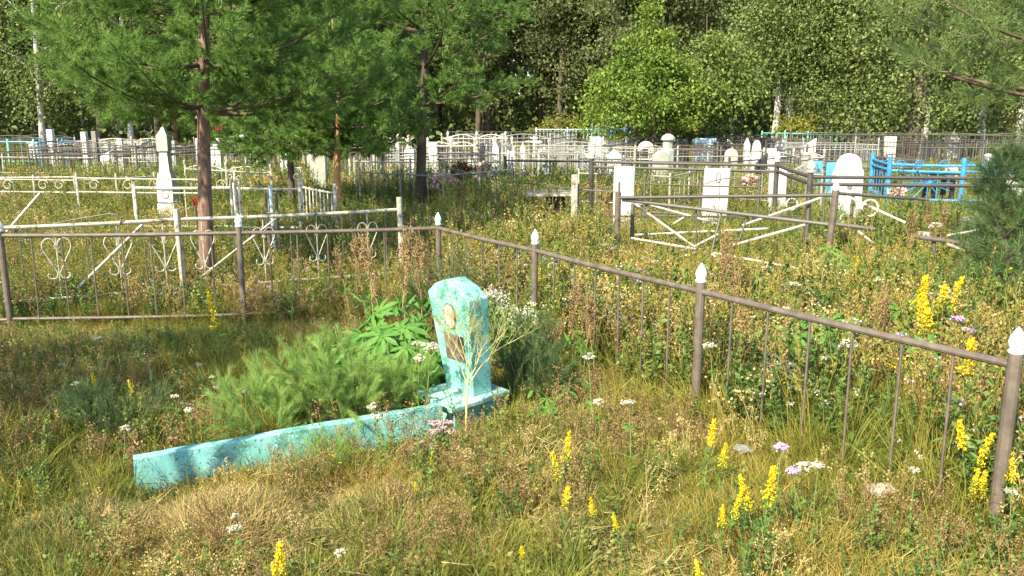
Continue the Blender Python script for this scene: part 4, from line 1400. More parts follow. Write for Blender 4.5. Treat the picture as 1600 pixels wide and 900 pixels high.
def broadleaf(name, label, loc, height, r0, crown_c, crown_r, n_clump, n_leaf, leaf, seed, bark='dark_bark', leafm='birch_leaves', droop=0.3, group=None,
              clump=0.45, cat='tree', limbs=10, shell=0.55, zmin=None, taper=0.0):
    rng = np.random.default_rng(seed)
    t = thing(name, label, cat, loc, group)
    tm = MB()
    wob = rng.uniform(-1, 1, 4)

    def ax(z):
        q = z / height
        return Vector((0.12 * height * 0.15 * wob[0] * math.sin(q * 3 + wob[2]), 0.1 * height * 0.15 * wob[1] * math.sin(q * 4), z))
    n = 10
    tm.tube([ax(height * i / n) if i else ax(-0.2) for i in range(n + 1)], [max(0.01, r0 * (1.15 if i == 0 else 1 - 0.9 * i / n)) for i in range(n + 1)], n=8)
    cc = np.array(crown_c); cr = np.array(crown_r)
    d = rand_dir(n_clump, rng)
    rr = rng.uniform(shell, 1.0, (n_clump, 1)) * (1 + 0.22 * np.sin(d[:, :1] * 7 + wob[0] * 3) * np.cos(d[:, 2:3] * 6 + wob[1] * 3))
    P = d * cr * rr
    P[:, :2] *= (1 - taper * P[:, 2:3] / cr[2])
    P = cc + P
    if zmin is not None:
        P[:, 2] = np.maximum(P[:, 2], zmin + rng.uniform(0, 0.5, n_clump))
    for i in range(min(limbs, n_clump)):
        e = P[i]
        z0 = max(height * 0.12, min(height * 0.9, e[2] - abs(e[0]) * 0.6 - 0.3))
        o = ax(z0)
        e = Vector(e)
        mid = o.lerp(e, 0.55) + Vector((0, 0, (e - o).length * 0.08))
        tm.tube([o, mid, e], [r0 * 0.3, r0 * 0.18, 0.008], n=5)
    tr = MB()
    tr.v, tr.f = [v + Vector(loc) for v in tm.v], tm.f
    tr.build('trunk', bark, t, smooth=True)
    idx = rng.integers(0, n_clump, n_leaf)
    off = rng.normal(size=(n_leaf, 3)) * clump * rng.uniform(0.5, 1.2, (n_clump, 1))[idx] * np.array([1, 1, 0.62])
    off[:, 2] -= droop * np.abs(rng.normal(size=n_leaf)) * clump
    p = P[idx] + off
    dd = rand_dir(n_leaf, rng) + np.array([0, 0, -0.4])
    nn = rand_dir(n_leaf, rng) + np.array([0, 0, 1.0])
    v, f = leaves(p, dd, nn, rng.uniform(0.45, 1.4, n_leaf) * leaf, rng.uniform(0.35, 0.85, n_leaf) * leaf)
    np_obj('crown', v, f, leafm, t)
    return t


# maple-like bright tree
b = at(1016, 262, 23.5)
broadleaf('maple_tree', 'bright yellow-green maple lit by the sun in the middle distance', (b.x, b.y, 0), 5.0, 0.09, (-0.1, 0, 2.45), (1.5, 1.3, 1.75), 85, 19000, 0.10, 4,
          leafm='maple_leaves', clump=0.27, droop=0.1, cat='maple tree', limbs=16, taper=0.55, shell=0.4)
broadleaf('maple_tree', 'duller green maple leaning against the right side of the bright one', (b.x + 1.7, b.y + 1.3, 0), 4.5, 0.08, (0.1, 0, 2.45), (1.5, 1.2, 1.5), 75, 11500, 0.11, 14,
          leafm='maple_shade_leaves', clump=0.28, droop=0.1, cat='maple tree', limbs=12, taper=0.4, shell=0.4)
b = at(1240, 232, 30)
broadleaf('shrub', 'small yellow-green shrub at the forest edge left of the birch trunks', (b.x, b.y, 0), 1.6, 0.03, (0, 0, 1.15), (0.85, 0.6, 0.6), 30, 2600, 0.11, 6, leafm='yellow_green_leaves', clump=0.2, cat='shrub')
b = at(875, 222, 40)
broadleaf('shrub', 'low green shrub glowing in front of the dark pines', (b.x, b.y, 0), 1.6, 0.03, (0, 0, 1.1), (1.1, 0.6, 0.6), 30, 2200, 0.12, 8, leafm='yellow_green_leaves', clump=0.2, cat='shrub')

# birches on the right
protoB = None
BIR = [('birch with a bright white trunk left of the birch mass', 1214, 31, 11.5, 'birch_bark', 41),
       ('birch whose leaves brush the top of the rounded gravestone', 1318, 30, 12, 'dark_bark', 42),
       ('birch with a thick dark trunk above the turquoise fence', 1428, 27, 11.5, 'dark_bark', 43),
       ('birch with pale stems behind the right hand boughs', 1530, 29, 12.5, 'birch_bark', 44),
       ('birch at the right border behind the young pine tip', 1625, 30, 11.5, 'birch_bark', 45)]
for lb, px, Y, hh, bk, sd in BIR:
    b = at(px, 225, Y)
    first = sd in (41,)
    broadleaf('birch_tree', lb, (b.x, b.y, 0), hh, 0.14 if sd != 43 else 0.26, (0, 0, 5.4 if first else 4.9), (1.7 if first else 2.3, 1.8, 3.6 if first else 4.3), 200, 22000, 0.12, sd,
              bark=bk, clump=0.42, droop=0.9, cat='birch tree', limbs=18, shell=0.35, zmin=3.3 if first else 1.1)
b = at(70, 225, 33)
broadleaf('birch_tree', 'grey-green birch behind the left side of the near pine', (b.x, b.y, 0), 11, 0.14, (0, 0, 5.6), (2.6, 1.8, 4.2), 150, 14000, 0.12, 51, bark='birch_bark', clump=0.42, droop=0.6, cat='birch tree', zmin=1.6)
b = at(205, 225, 35)
broadleaf('birch_tree', 'grey-green birch seen through the near pine boughs', (b.x, b.y, 0), 11, 0.14, (0, 0, 5.6), (2.6, 1.8, 4.2), 150, 12000, 0.12, 52, bark='birch_bark', clump=0.42, droop=0.6, cat='birch tree', zmin=2.0)

# forest edge: proto trees copied along the back
PR = []
for sd in (61, 62, 63):
    PR.append(broadleaf('forest_pine', 'x', (0, 0, 0), 17, 0.17, (0, 0, 8.6), (2.5, 2.2, 6.6), 260, 21000, 0.19, sd, bark='orange_bark' if sd == 62 else 'dark_bark',
                        leafm='far_pine_needles', clump=0.5, droop=0.1, cat='pine tree', limbs=30, shell=0.12))
PD = []
for sd in (71, 72):
    PD.append(broadleaf('forest_birch', 'x', (0, 0, 0), 16, 0.15, (0, 0, 8.2), (2.7, 2.4, 6.4), 240, 20000, 0.18, sd, bark='birch_bark' if sd == 71 else 'dark_bark',
                        leafm='dark_leaves', clump=0.55, droop=0.6, cat='tree', limbs=26, shell=0.12))
rng = np.random.default_rng(5)
spots = []
for row, (Y, step) in enumerate(((41, 3.9), (47, 3.7), (54, 3.9), (62, 4.2))):
    x = -0.74 * Y - 2
    while x < 0.74 * Y + 2:
        xx, yy = x + rng.uniform(-1, 1), Y + rng.uniform(-2, 2)
        spots.append((xx, yy, row))
        x += step * rng.uniform(0.85, 1.15)
used = set()
for (x, y, row) in spots:
    px = 800 + x / y * FPX
    birchy = (px > 1120 and rng.random() < 0.6) or (px < 260 and rng.random() < 0.5) or rng.random() < 0.12
    src = PD[rng.integers(0, 2)] if birchy else PR[rng.integers(0, 3)]
    sc = rng.uniform(0.85, 1.15)
    zone = [z for p0, z in ((-9999, 'left behind the near pine'), (330, 'behind the bushy pines'), (620, 'behind the dark trunked pine'), (780, 'between the dark pine and the maple'),
                            (930, 'behind the maples'), (1160, 'behind the white trunked birch'), (1290, 'behind the leafy birches'), (1450, 'behind the hanging boughs at right')) if px >= p0][-1]
    depth_ = 'front row ' if row == 0 else ''
    lab = depth_ + ('dark leafy forest tree ' if birchy else 'dull green forest pine ') + zone
    grp = ('leafy forest trees ' if birchy else 'forest pines ') + zone
    if id(src) not in used:
        used.add(id(src))
        src.location = (x, y, 0)
        src.rotation_euler = (0, 0, rng.uniform(0, 6))
        src.scale = (sc, sc, sc)
        src['label'] = lab; src['group'] = grp
    else:
        dup(src, (x, y, 0), rng.uniform(0, 6), sc, lab, grp)
for s_ in PR + PD:
    if id(s_) not in used:
        s_['label'] = 'dull green forest pine behind the last cemetery fences'
        s_['group'] = 'pines of the forest edge'
        s_.location = (rng.uniform(-20, 20), 66, 0)

# undergrowth mass and far forest behind
n = 34000
P = np.stack([rng.uniform(-75, 75, n), rng.uniform(70, 88, n), np.where(rng.random(n) < 0.5, rng.uniform(0.0, 5.0, n), rng.uniform(4, 26, n))], axis=1)
v, f = leaves(P, rand_dir(n, rng), rand_dir(n, rng) + np.array([0, -0.6, 0.5]), rng.uniform(0.7, 1.5, n), rng.uniform(0.5, 1.0, n))
o = np_obj('far_forest', v, f, 'forest_mass_leaves', kind='stuff')
tag(o, 'dark mass of far forest leaves closing the view', 'forest')
n = 16000
P = np.stack([rng.uniform(-45, 45, n), rng.uniform(38, 66, n), np.abs(rng.normal(0, 0.75, n))], axis=1)
v, f = leaves(P, rand_dir(n, rng), rand_dir(n, rng) + np.array([0, 0, 1]), rng.uniform(0.15, 0.35, n), rng.uniform(0.1, 0.25, n))
o = np_obj('undergrowth', v, f, 'dark_leaves', kind='stuff')
tag(o, 'dark undergrowth between the forest trunks', 'undergrowth')


# ------------------------------------------------------------------ grass and weeds: clumps scattered by geometry nodes
def blade_mesh(n, h0, h1, rad, w, lean, rng, curve=0.5):
    """n curved blades, 3 sections each"""
    V, Q, T = [], [], []
    a = rng.uniform(0, 2 * PI, n)
    r = rad * np.sqrt(rng.uniform(0, 1, n))
    bx, by = r * np.cos(a), r * np.sin(a)
    h = rng.uniform(h0, h1, n)
    la = a + rng.normal(0, 0.9, n)
    le = lean * rng.uniform(0.2, 1.3, n)
    dx, dy = np.cos(la), np.sin(la)
    sa = rng.uniform(0, 2 * PI, n)
    sx, sy = np.cos(sa), np.sin(sa)
    o = 0
    rows = []
    for k, (q, ww) in enumerate(((0.0, 1.0), (0.38, 0.85), (0.72, 0.55))):
        off = le * h * (q * (1 - curve) + curve * q * q)
        z = h * q * (1 - 0.25 * le * q)
        c = np.stack([bx + dx * off, by + dy * off, z], axis=1)
        s = np.stack([sx, sy, np.zeros(n)], axis=1) * (w * ww * 0.5)
        rows += [c - s, c + s]
    off = le * h
    tip = np.stack([bx + dx * off, by + dy * off, h * (1 - 0.25 * le)], axis=1)
    rows.append(tip)
    V = np.stack(rows, axis=1).reshape(-1, 3)
    b0 = np.arange(n) * 7
    Q = np.concatenate([np.stack([b0, b0 + 1, b0 + 3, b0 + 2], 1), np.stack([b0 + 2, b0 + 3, b0 + 5, b0 + 4], 1)])
    T = np.stack([b0 + 4, b0 + 5, b0 + 6], 1)
    return V, [Q, T]


def join(parts):
    V, Q, T, o = [], [], [], 0
    for v, fs in parts:
        fs = fs if isinstance(fs, list) else [fs]
        for f in fs:
            (Q if f.shape[1] == 4 else T).append(f + o)
        V.append(v)
        o += len(v)
    out = []
    if Q:
        out.append(np.concatenate(Q))
    if T:
        out.append(np.concatenate(T))
    return np.concatenate(V), out


def stem_mesh(p, q, w, rng):
    """thin crossed strip from p to q"""
    p, q = np.array(p, float), np.array(q, float)
    a = rng.uniform(0, PI)
    s = np.array([math.cos(a), math.sin(a), 0]) * w / 2
    s2 = np.array([-math.sin(a), math.cos(a), 0]) * w / 2
    v = np.array([p - s, p + s, q + s * .6, q - s * .6, p - s2, p + s2, q + s2 * .6, q - s2 * .6])
    return v, np.array([[0, 1, 2, 3], [4, 5, 6, 7]])


def weed(rng, h, nleaf, ll, lw, branches=3, up=0.2):
    parts = []
    for b_ in range(branches):
        a = rng.uniform(0, 2 * PI)
        hh = h * rng.uniform(0.7, 1.05)
        base = np.array([rng.normal(0, 0.02), rng.normal(0, 0.02), 0])
        top = base + np.array([math.cos(a) * hh * 0.22, math.sin(a) * hh * 0.22, hh])
        parts.append(stem_mesh(base, top, 0.005, rng))
        m = nleaf
        q = rng.uniform(0.12, 1.0, m)[:, None]
        p = base + (top - base) * q
        d = rand_dir(m, rng)
        d[:, 2] = np.abs(d[:, 2]) * 0.5 + up
        parts.append(leaves(p, d, np.array([[0, 0, 1.0]]) + rng.normal(size=(m, 3)) * 0.4, ll * rng.uniform(0.6, 1.2, m) * (1.2 - 0.6 * q[:, 0]), lw * rng.uniform(0.7, 1.2, m)))
    return join(parts)


def stalk(rng, h, nst, seed_mat_leaves=14, sl=0.018):
    parts = [blade_mesh(7, h * 0.3, h * 0.55, 0.04, 0.004, 0.7, rng)]
    for k in range(nst):
        a = rng.uniform(0, 2 * PI)
        hh = h * rng.uniform(0.75, 1.1)
        base = np.array([rng.normal(0, 0.03), rng.normal(0, 0.03), 0])
        mid = base + np.array([math.cos(a) * hh * 0.06, math.sin(a) * hh * 0.06, hh * 0.6])
        top = base + np.array([math.cos(a) * hh * 0.22, math.sin(a) * hh * 0.22, hh])
        parts.append(stem_mesh(base, mid, 0.0035, rng))
        parts.append(stem_mesh(mid, top, 0.0025, rng))
        q = rng.uniform(0.55, 1.0, seed_mat_leaves)[:, None]
        p = mid + (top - mid) * q + rng.normal(size=(seed_mat_leaves, 3)) * 0.008
        parts.append(leaves(p, rand_dir(seed_mat_leaves, rng) + np.array([0, 0, 1.2]), rand_dir(seed_mat_leaves, rng), sl, sl * 0.4))
    return join(parts)


def dry_forb(rng, h):
    parts = []
    for b_ in range(4):
        a = rng.uniform(0, 2 * PI)
        hh = h * rng.uniform(0.7, 1.1)
        base = np.array([rng.normal(0, 0.02), rng.normal(0, 0.02), 0])
        top = base + np.array([math.cos(a) * hh * 0.3, math.sin(a) * hh * 0.3, hh])
        parts.append(stem_mesh(base, top, 0.004, rng))
        for k in range(4):
            q = rng.uniform(0.45, 0.95)
            p = base + (top - base) * q
            e = p + (rand_dir(1, rng)[0] * 0.5 + np.array([0, 0, 0.8])) * hh * 0.2
            parts.append(stem_mesh(p, e, 0.0025, rng))
            m = 9
            parts.append(leaves(e + rng.normal(size=(m, 3)) * 0.012, rand_dir(m, rng), rand_dir(m, rng), 0.012, 0.009))
    return join(parts)


def rosette(rng, n, rad, ll, lw, z=0.06):
    a = rng.uniform(0, 2 * PI, n)
    r = rad * np.sqrt(rng.uniform(0, 1, n))
    p = np.stack([r * np.cos(a), r * np.sin(a), rng.uniform(0.01, z, n)], 1)
    d = np.stack([np.cos(a), np.sin(a), rng.uniform(0.0, 0.6, n)], 1) + rng.normal(size=(n, 3)) * 0.35
    return leaves(p, d, np.array([[0, 0, 1.0]]) + rng.normal(size=(n, 3)) * 0.3, ll * rng.uniform(0.6, 1.2, n), lw * rng.uniform(0.6, 1.2, n))


def straw(rng, n, rad, ln):
    """dry stems lying almost flat"""
    parts = []
    for k in range(n):
        a = rng.uniform(0, 2 * PI)
        p = np.array([rng.normal(0, rad), rng.normal(0, rad), rng.uniform(0.01, 0.07)])
        q = p + np.array([math.cos(a), math.sin(a), rng.uniform(-0.08, 0.5)]) * ln * rng.uniform(0.5, 1.2)
        v = np.array([p, p + np.array([-math.sin(a), math.cos(a), 0.2]) * 0.003, q])
        parts.append((v, np.array([[0, 1, 2]])))
    return join(parts)


def protos(tagname, fn, k, m):
    """k clump meshes in a collection of their own, used only as instances"""
    col = bpy.data.collections.new(tagname)
    for i in range(k):
        r_ = np.random.default_rng(hash_(tagname) + i * 17)
        v, f = fn(r_)
        o = np_obj(tagname + '_clump', v, f, m, link=False)
        col.objects.link(o)
    return col, k


def hash_(s):
    return sum(ord(c) * (i + 3) for i, c in enumerate(s)) % 100000


def scatter(name, label, cat, pts, tint, scl, pc, rng, tilt=0.12, zs=None):
    col, k = pc
    n = len(pts)
    scl = scl * low_zone(pts[:, 0], pts[:, 1])
    me = bpy.data.meshes.new(name)
    me.vertices.add(n)
    me.vertices.foreach_set('co', np.asarray(pts, dtype=np.float32).ravel())
    at_ = me.attributes.new('tint', 'FLOAT', 'POINT')
    at_.data.foreach_set('value', np.asarray(tint, dtype=np.float32))
    at_ = me.attributes.new('scl', 'FLOAT_VECTOR', 'POINT')
    s3 = np.stack([scl, scl, scl * (1 if zs is None else zs)], 1)
    at_.data.foreach_set('vector', s3.astype(np.float32).ravel())
    at_ = me.attributes.new('rot', 'FLOAT_VECTOR', 'POINT')
    rt = np.stack([rng.normal(0, tilt, n), rng.normal(0, tilt, n), rng.uniform(0, 2 * PI, n)], 1)
    at_.data.foreach_set('vector', rt.astype(np.float32).ravel())
    at_ = me.attributes.new('idx', 'INT', 'POINT')
    at_.data.foreach_set('value', rng.integers(0, k, n).astype(np.int32))
    o = bpy.data.objects.new(name, me)
    C.objects.link(o)
    ng = bpy.data.node_groups.new(name + '_nodes', 'GeometryNodeTree')
    ng.interface.new_socket('Geometry', in_out='INPUT', socket_type='NodeSocketGeometry')
    ng.interface.new_socket('Geometry', in_out='OUTPUT', socket_type='NodeSocketGeometry')
    N, L = ng.nodes, ng.links
    gi, go = N.new('NodeGroupInput'), N.new('NodeGroupOutput')
    ip = N.new('GeometryNodeInstanceOnPoints')
    ci = N.new('GeometryNodeCollectionInfo')
    ci.inputs['Collection'].default_value = col
    ci.inputs['Separate Children'].default_value = True
    ci.inputs['Reset Children'].default_value = True

    def na(nm, dt):
        x = N.new('GeometryNodeInputNamedAttribute')
        x.data_type = dt
        x.inputs['Name'].default_value = nm
        return x.outputs[0]
    L.new(gi.outputs[0], ip.inputs['Points'])
    L.new(ci.outputs[0], ip.inputs['Instance'])
    ip.inputs['Pick Instance'].default_value = True
    L.new(na('idx', 'INT'), ip.inputs['Instance Index'])
    L.new(na('rot', 'FLOAT_VECTOR'), ip.inputs['Rotation'])
    L.new(na('scl', 'FLOAT_VECTOR'), ip.inputs['Scale'])
    L.new(ip.outputs[0], go.inputs[0])
    md = o.modifiers.new('scatter', 'NODES')
    md.node_group = ng
    tag(o, label, cat)
    o['kind'] = 'stuff'
    return o


def vnoise(x, y, s, seed=0.0):
    """smooth value noise, about 0..1"""
    a = np.sin(x * s * 1.7 + seed + 1.3 * np.sin(y * s * 1.1 + seed * 2)) + np.sin(y * s * 1.9 - seed + 1.7 * np.sin(x * s * 0.9 + seed)) \
        + 0.6 * np.sin((x + y) * s * 3.1 + seed * 3) + 0.6 * np.sin((x - y) * s * 3.7 - seed)
    return np.clip(a / 5.0 + 0.5, 0, 1)


def fence_x(y):
    return -0.61 + (6.87 - y) * (2.5 / 3.85)


def is_inside(x, y):
    return (y < 6.45) & (x < fence_x(y) - 0.03)


KA, KB = np.array([-1.668, 3.455]), np.array([-0.36, 4.12])
KD = (KB - KA) / np.linalg.norm(KB - KA)
KN = np.array([-KD[1], KD[0]])
KL = np.linalg.norm(KB - KA)


def clear_of_stone(x, y, r=0.03):
    s = (x - KA[0]) * KD[0] + (y - KA[1]) * KD[1]
    t = (x - KA[0]) * KN[0] + (y - KA[1]) * KN[1]
    kerb_ = (s > -r) & (s < KL + r) & (t > -r) & (t < 0.1 + r)
    e1 = np.array([0.741, 0.671]); e2 = np.array([-0.671, 0.741])
    a = (x + 0.3165) * e1[0] + (y - 4.133) * e1[1]
    b_ = (x + 0.3165) * e2[0] + (y - 4.133) * e2[1]
    st = (a > -r) & (a < 0.41 + r) & (b_ > -r) & (b_ < 0.345 + r)
    return ~(kerb_ | st)


def sample(n, y0, y1, rng, k=0.68, m=1.7):
    """random ground points between depths y0 and y1, in a wedge a little wider than the view"""
    n = int(n * (1.32 if y0 < 5 else 1.1))
    u = rng.uniform(0, 1, n)
    y = np.sqrt(y0 ** 2 + u * (y1 ** 2 - y0 ** 2))
    x = rng.uniform(-1, 1, n) * (k * y + m)
    return x, y


def pts3(x, y, dz=-0.004):
    return np.stack([x, y, ghv(x, y) + dz], 1)


def low_zone(x, y):
    """1 where vegetation grows tall, less where the photograph shows the low parts of fences"""
    a = np.where((y > 6.2) & (y < 8.1) & (x < -0.75), 0.68, 1.0)
    b_ = np.where((y > 6.9) & (y < 9.4) & (x > 0.95) & (x < 3.3), 0.56, 1.0)
    c_ = np.where((y > 5.9) & (y < 6.5) & (x < -1.0), 0.5, 1.0)
    d_ = np.where((y > 12.0) & (y < 15.6) & (x > 5.0), 0.55, np.where((y > 9.4) & (y < 13.5) & (x > 0.8), 0.62, np.where((y > 8.1) & (y < 13.5) & (x < -1.0), 0.75, 1.0)))
    e_ = np.where((y < 6.8) & (x > fence_x(y) + 0.12), 1.06, 1.0)
    return np.minimum(np.minimum(np.minimum(a, b_), c_), d_) * e_


g = np.random.default_rng(77)
tuft_short = protos('short_tuft', lambda r: blade_mesh(76, 0.025, 0.11, 0.085, 0.0030, 1.1, r), 6, 'grass_mix')
tuft_mid = protos('mid_tuft', lambda r: blade_mesh(44, 0.12, 0.32, 0.075, 0.0042, 0.7, r), 6, 'grass_mix')
tuft_far = protos('far_tuft', lambda r: blade_mesh(60, 0.2, 0.5, 0.22, 0.014, 0.6, r), 4, 'grass_mix')
stalks = protos('tall_stalks', lambda r: stalk(r, 0.58, 5), 6, 'grass_mix')
weeds_a = protos('leafy_weed', lambda r: weed(r, 0.42, 24, 0.055, 0.022), 6, 'weed_leaf')
weeds_b = protos('narrow_weed', lambda r: weed(r, 0.5, 34, 0.05, 0.009, up=0.5), 4, 'weed_leaf')
weeds_far = protos('far_weed', lambda r: weed(r, 0.65, 26, 0.12, 0.06, branches=5), 4, 'weed_leaf')
forbs = protos('dry_forb', lambda r: dry_forb(r, 0.3), 5, 'seed_rust')
forbs_pale = protos('pale_forb', lambda r: dry_forb(r, 0.3), 4, 'seed_pale')
rosettes = protos('ground_leaf', lambda r: rosette(r, 34, 0.09, 0.032, 0.020), 5, 'weed_leaf')
straws = protos('straw', lambda r: straw(r, 30, 0.06, 0.085), 5, 'seed_pale')

# short matted grass in the plot and around
x, y = sample(15500, 1.5, 7.4, g)
ok = clear_of_stone(x, y) & (vnoise(x, y, 2.9, 61.0) + g.uniform(0, 0.5, len(x)) > 0.42)
x, y = x[ok], y[ok]
ins = is_inside(x, y)
t_ = 0.95 * vnoise(x, y, 1.6, 2.0) + 0.5 * vnoise(x, y, 5.5, 5.0) - 0.38 + np.where(ins, 0.0, 0.22)
t_ += np.where((x < -1.4) & (y > 3.0) & ins, 0.16, 0)
t_ = np.clip(t_ + g.normal(0, 0.13, len(x)), 0, 1)
sc_ = np.where(ins, g.uniform(0.55, 1.1, len(x)), g.uniform(0.9, 1.6, len(x))) * (0.65 + 0.85 * vnoise(x, y, 3.3, 7.7))
scatter('short_grass', 'short matted grass, tan and olive, covering the plot', 'grass', pts3(x, y), t_, sc_, tuft_short, g)
# straw and rust coloured litter
x, y = sample(2600, 1.5, 7.2, g)
ok = clear_of_stone(x, y) & (vnoise(x, y, 2.2, 81.0) > 0.45)
x, y = x[ok], y[ok]
scatter('dry_straw', 'dry straw lying through the grass', 'straw', pts3(x, y), g.uniform(0, 1, len(x)), g.uniform(0.7, 1.4, len(x)), straws, g, tilt=0.3)
x, y = sample(3000, 1.6, 8.5, g)
ok = clear_of_stone(x, y) & (vnoise(x, y, 1.3, 9.0) > 0.45)
x, y = x[ok], y[ok]
sc_ = np.where(is_inside(x, y), g.uniform(0.35, 0.85, len(x)), g.uniform(0.7, 1.5, len(x)))
scatter('rusty_weeds', 'rust brown dried weeds with tiny seed heads', 'weeds', pts3(x, y), g.uniform(0, 1, len(x)), sc_, forbs, g)
x, y = sample(2000, 1.6, 9.5, g)
ok = clear_of_stone(x, y) & (vnoise(x, y, 1.9, 4.0) > np.where(is_inside(x, y), 0.60, 0.48))
x, y = x[ok], y[ok]
sc_ = np.where(is_inside(x, y), g.uniform(0.35, 0.8, len(x)), g.uniform(0.8, 1.6, len(x)))
scatter('pale_weeds', 'pale dried weeds with tiny seed heads', 'weeds', pts3(x, y), g.uniform(0, 1, len(x)), sc_, forbs_pale, g)
# low leaves
x, y = sample(13000, 1.5, 7.0, g)
ok = clear_of_stone(x, y) & (vnoise(x, y, 1.7, 1.0) > 0.36)
x, y = x[ok], y[ok]
scatter('ground_leaves', 'small round leaves creeping through the grass', 'ground cover', pts3(x, y), np.clip(g.normal(0.42, 0.25, len(x)) - np.where((x > -0.5) & (x < 0.6) & (y < 4.1), 0.35, 0), 0, 1), g.uniform(0.35, 0.95, len(x)), rosettes, g)
# longer grass: some inside, much outside
x, y = sample(5200, 1.6, 7.2, g)
ins = is_inside(x, y)
near_f = (np.abs(x - fence_x(y)) < 0.25)
left_ = (x < -1.3) & (y > 2.6)
keep = clear_of_stone(x, y) & (~ins | near_f | (left_ & (g.random(len(x)) < 0.45)) | (g.random(len(x)) < 0.20))
x, y = x[keep], y[keep]
ins = is_inside(x, y)
t_ = np.clip(0.35 + 0.75 * vnoise(x, y, 0.9, 3.0) + g.normal(0, 0.15, len(x)), 0, 1)
scatter('long_grass', 'longer green grass by the fence and in the shade', 'grass', pts3(x, y), t_, np.where(ins, g.uniform(0.5, 0.95, len(x)), g.uniform(0.8, 1.35, len(x))), tuft_mid, g)
x, y = sample(15000, 7.0, 15.0, g)
ok = vnoise(x, y, 0.8, 6.0) > 0.1
x, y = x[ok], y[ok]
t_ = np.clip(0.25 + 0.75 * vnoise(x, y, 0.7, 3.0) + g.normal(0, 0.15, len(x)), 0, 1)
scatter('meadow_grass', 'long meadow grass between the grave fences', 'grass', pts3(x, y), t_, g.uniform(1.0, 1.7, len(x)), tuft_mid, g)
# tall stalks
x, y = sample(4200, 1.9, 14, g)
ins = is_inside(x, y)
keep = clear_of_stone(x, y, 0.05) & (~ins | (g.random(len(x)) < 0.10))
x, y = x[keep], y[keep]
sc_ = np.where(is_inside(x, y), g.uniform(0.45, 0.75, len(x)), g.uniform(0.7, 1.15, len(x)))
scatter('grass_stalks', 'tall seeding grass stalks beyond the plot fence', 'grass', pts3(x, y), np.clip(g.normal(0.25, 0.2, len(x)), 0, 1), sc_, stalks, g)
# leafy weeds
x, y = sample(13500, 1.8, 15, g)
ins = is_inside(x, y)
patch = vnoise(x, y, 0.9, 8.0) > 0.25
low_right = (x > 0.55) & (y < 3.1) & ins
left_dark = (x < -1.9) & (y > 3.2) & ins
keep = clear_of_stone(x, y, 0.06) & ((~ins & patch) | (low_right & (g.random(len(x)) < 0.85)) | (left_dark & (g.random(len(x)) < 0.75)) | (ins & (vnoise(x, y, 2.1, 71.0) > 0.5) & (g.random(len(x)) < 0.5)))
x, y = x[keep], y[keep]
ins = is_inside(x, y)
t_ = np.clip(0.34 + 0.62 * vnoise(x, y, 1.0, 12.0) + g.normal(0, 0.15, len(x)), 0, 1)
scatter('leafy_weeds', 'leafy green weeds crowding the ground between the fences', 'weeds', pts3(x, y), t_, np.where(ins, g.uniform(0.3, 0.6, len(x)), g.uniform(0.65, 1.25, len(x))), weeds_a, g)
x, y = sample(5200, 1.8, 15, g)
ins = is_inside(x, y)
patch = vnoise(x, y, 1.1, 15.0) > 0.45
keep = clear_of_stone(x, y, 0.06) & ((~ins & patch) | (ins & (g.random(len(x)) < 0.10)))
x, y = x[keep], y[keep]
ins = is_inside(x, y)
t_ = np.clip(0.15 + 0.7 * vnoise(x, y, 1.0, 22.0) + g.normal(0, 0.15, len(x)), 0, 1)
scatter('narrow_leaf_weeds', 'upright narrow leaved weeds outside the plot', 'weeds', pts3(x, y), t_, np.where(ins, g.uniform(0.35, 0.7, len(x)), g.uniform(0.7, 1.3, len(x))), weeds_b, g)
# scattered tiny flowers nobody could count
def dots(r_, n_, h):
    parts = []
    for k in range(n_):
        b_ = np.array([r_.normal(0, .12), r_.normal(0, .12), 0])
        tp_ = b_ + np.array([r_.normal(0, .03), r_.normal(0, .03), h * r_.uniform(.6, 1.1)])
        m = 9
        parts.append(leaves(tp_ + r_.normal(size=(m, 3)) * np.array([.011, .011, .004]), rand_dir(m, r_), np.array([[0, 0, 1.]]) + r_.normal(size=(m, 3)) * .5, 0.012, 0.010))
    return join(parts)


for nm_, mt_, n_, y1_, lab_ in (('tiny_white_flowers', 'flower_white', 1100, 16, 'tiny white flower heads speckling the weeds'), ('tiny_yellow_flowers', 'flower_yellow', 380, 16, 'tiny yellow blooms speckling the weeds'),
                           ('tiny_purple_flowers', 'flower_purple', 160, 9, 'tiny lilac blooms in the weeds outside the plot')):
    pc_ = protos(nm_ + '_proto', lambda r_: dots(r_, 4, 0.45), 4, mt_)
    x, y = sample(n_, 3.0, y1_, g)
    ok = clear_of_stone(x, y, 0.1) & (~is_inside(x, y) | (g.random(len(x)) < 0.25)) & (vnoise(x, y, 1.2, 31.0) > 0.35)
    x, y = x[ok], y[ok]
    scatter(nm_, lab_, 'flowers', pts3(x, y), g.uniform(0, 1, len(x)), np.where(is_inside(x, y), 0.45, 1.0) * g.uniform(0.7, 1.2, len(x)) * (1 + np.clip(y - 8, 0, 8) * 0.04), pc_, g)
# rough tall weeds between the graves
x, y = sample(8500, 8.3, 17, g)
ok = vnoise(x, y, 0.7, 41.0) > 0.33
x, y = x[ok], y[ok]
t_ = np.clip(0.1 + 0.6 * vnoise(x, y, 0.6, 18.0) + g.normal(0, 0.2, len(x)), 0, 1)
scatter('rough_weeds', 'rough yellowing weeds standing between the middle graves', 'weeds', pts3(x, y), t_, g.uniform(0.9, 1.75, len(x)), weeds_b, g)
x, y = sample(2600, 8.5, 17, g)
ok = vnoise(x, y, 0.8, 51.0) > 0.42
x, y = x[ok], y[ok]
scatter('pale_meadow_weeds', 'pale dried weeds between the middle graves', 'weeds', pts3(x, y), g.uniform(0, 1, len(x)), g.uniform(1.2, 2.1, len(x)), forbs_pale, g)
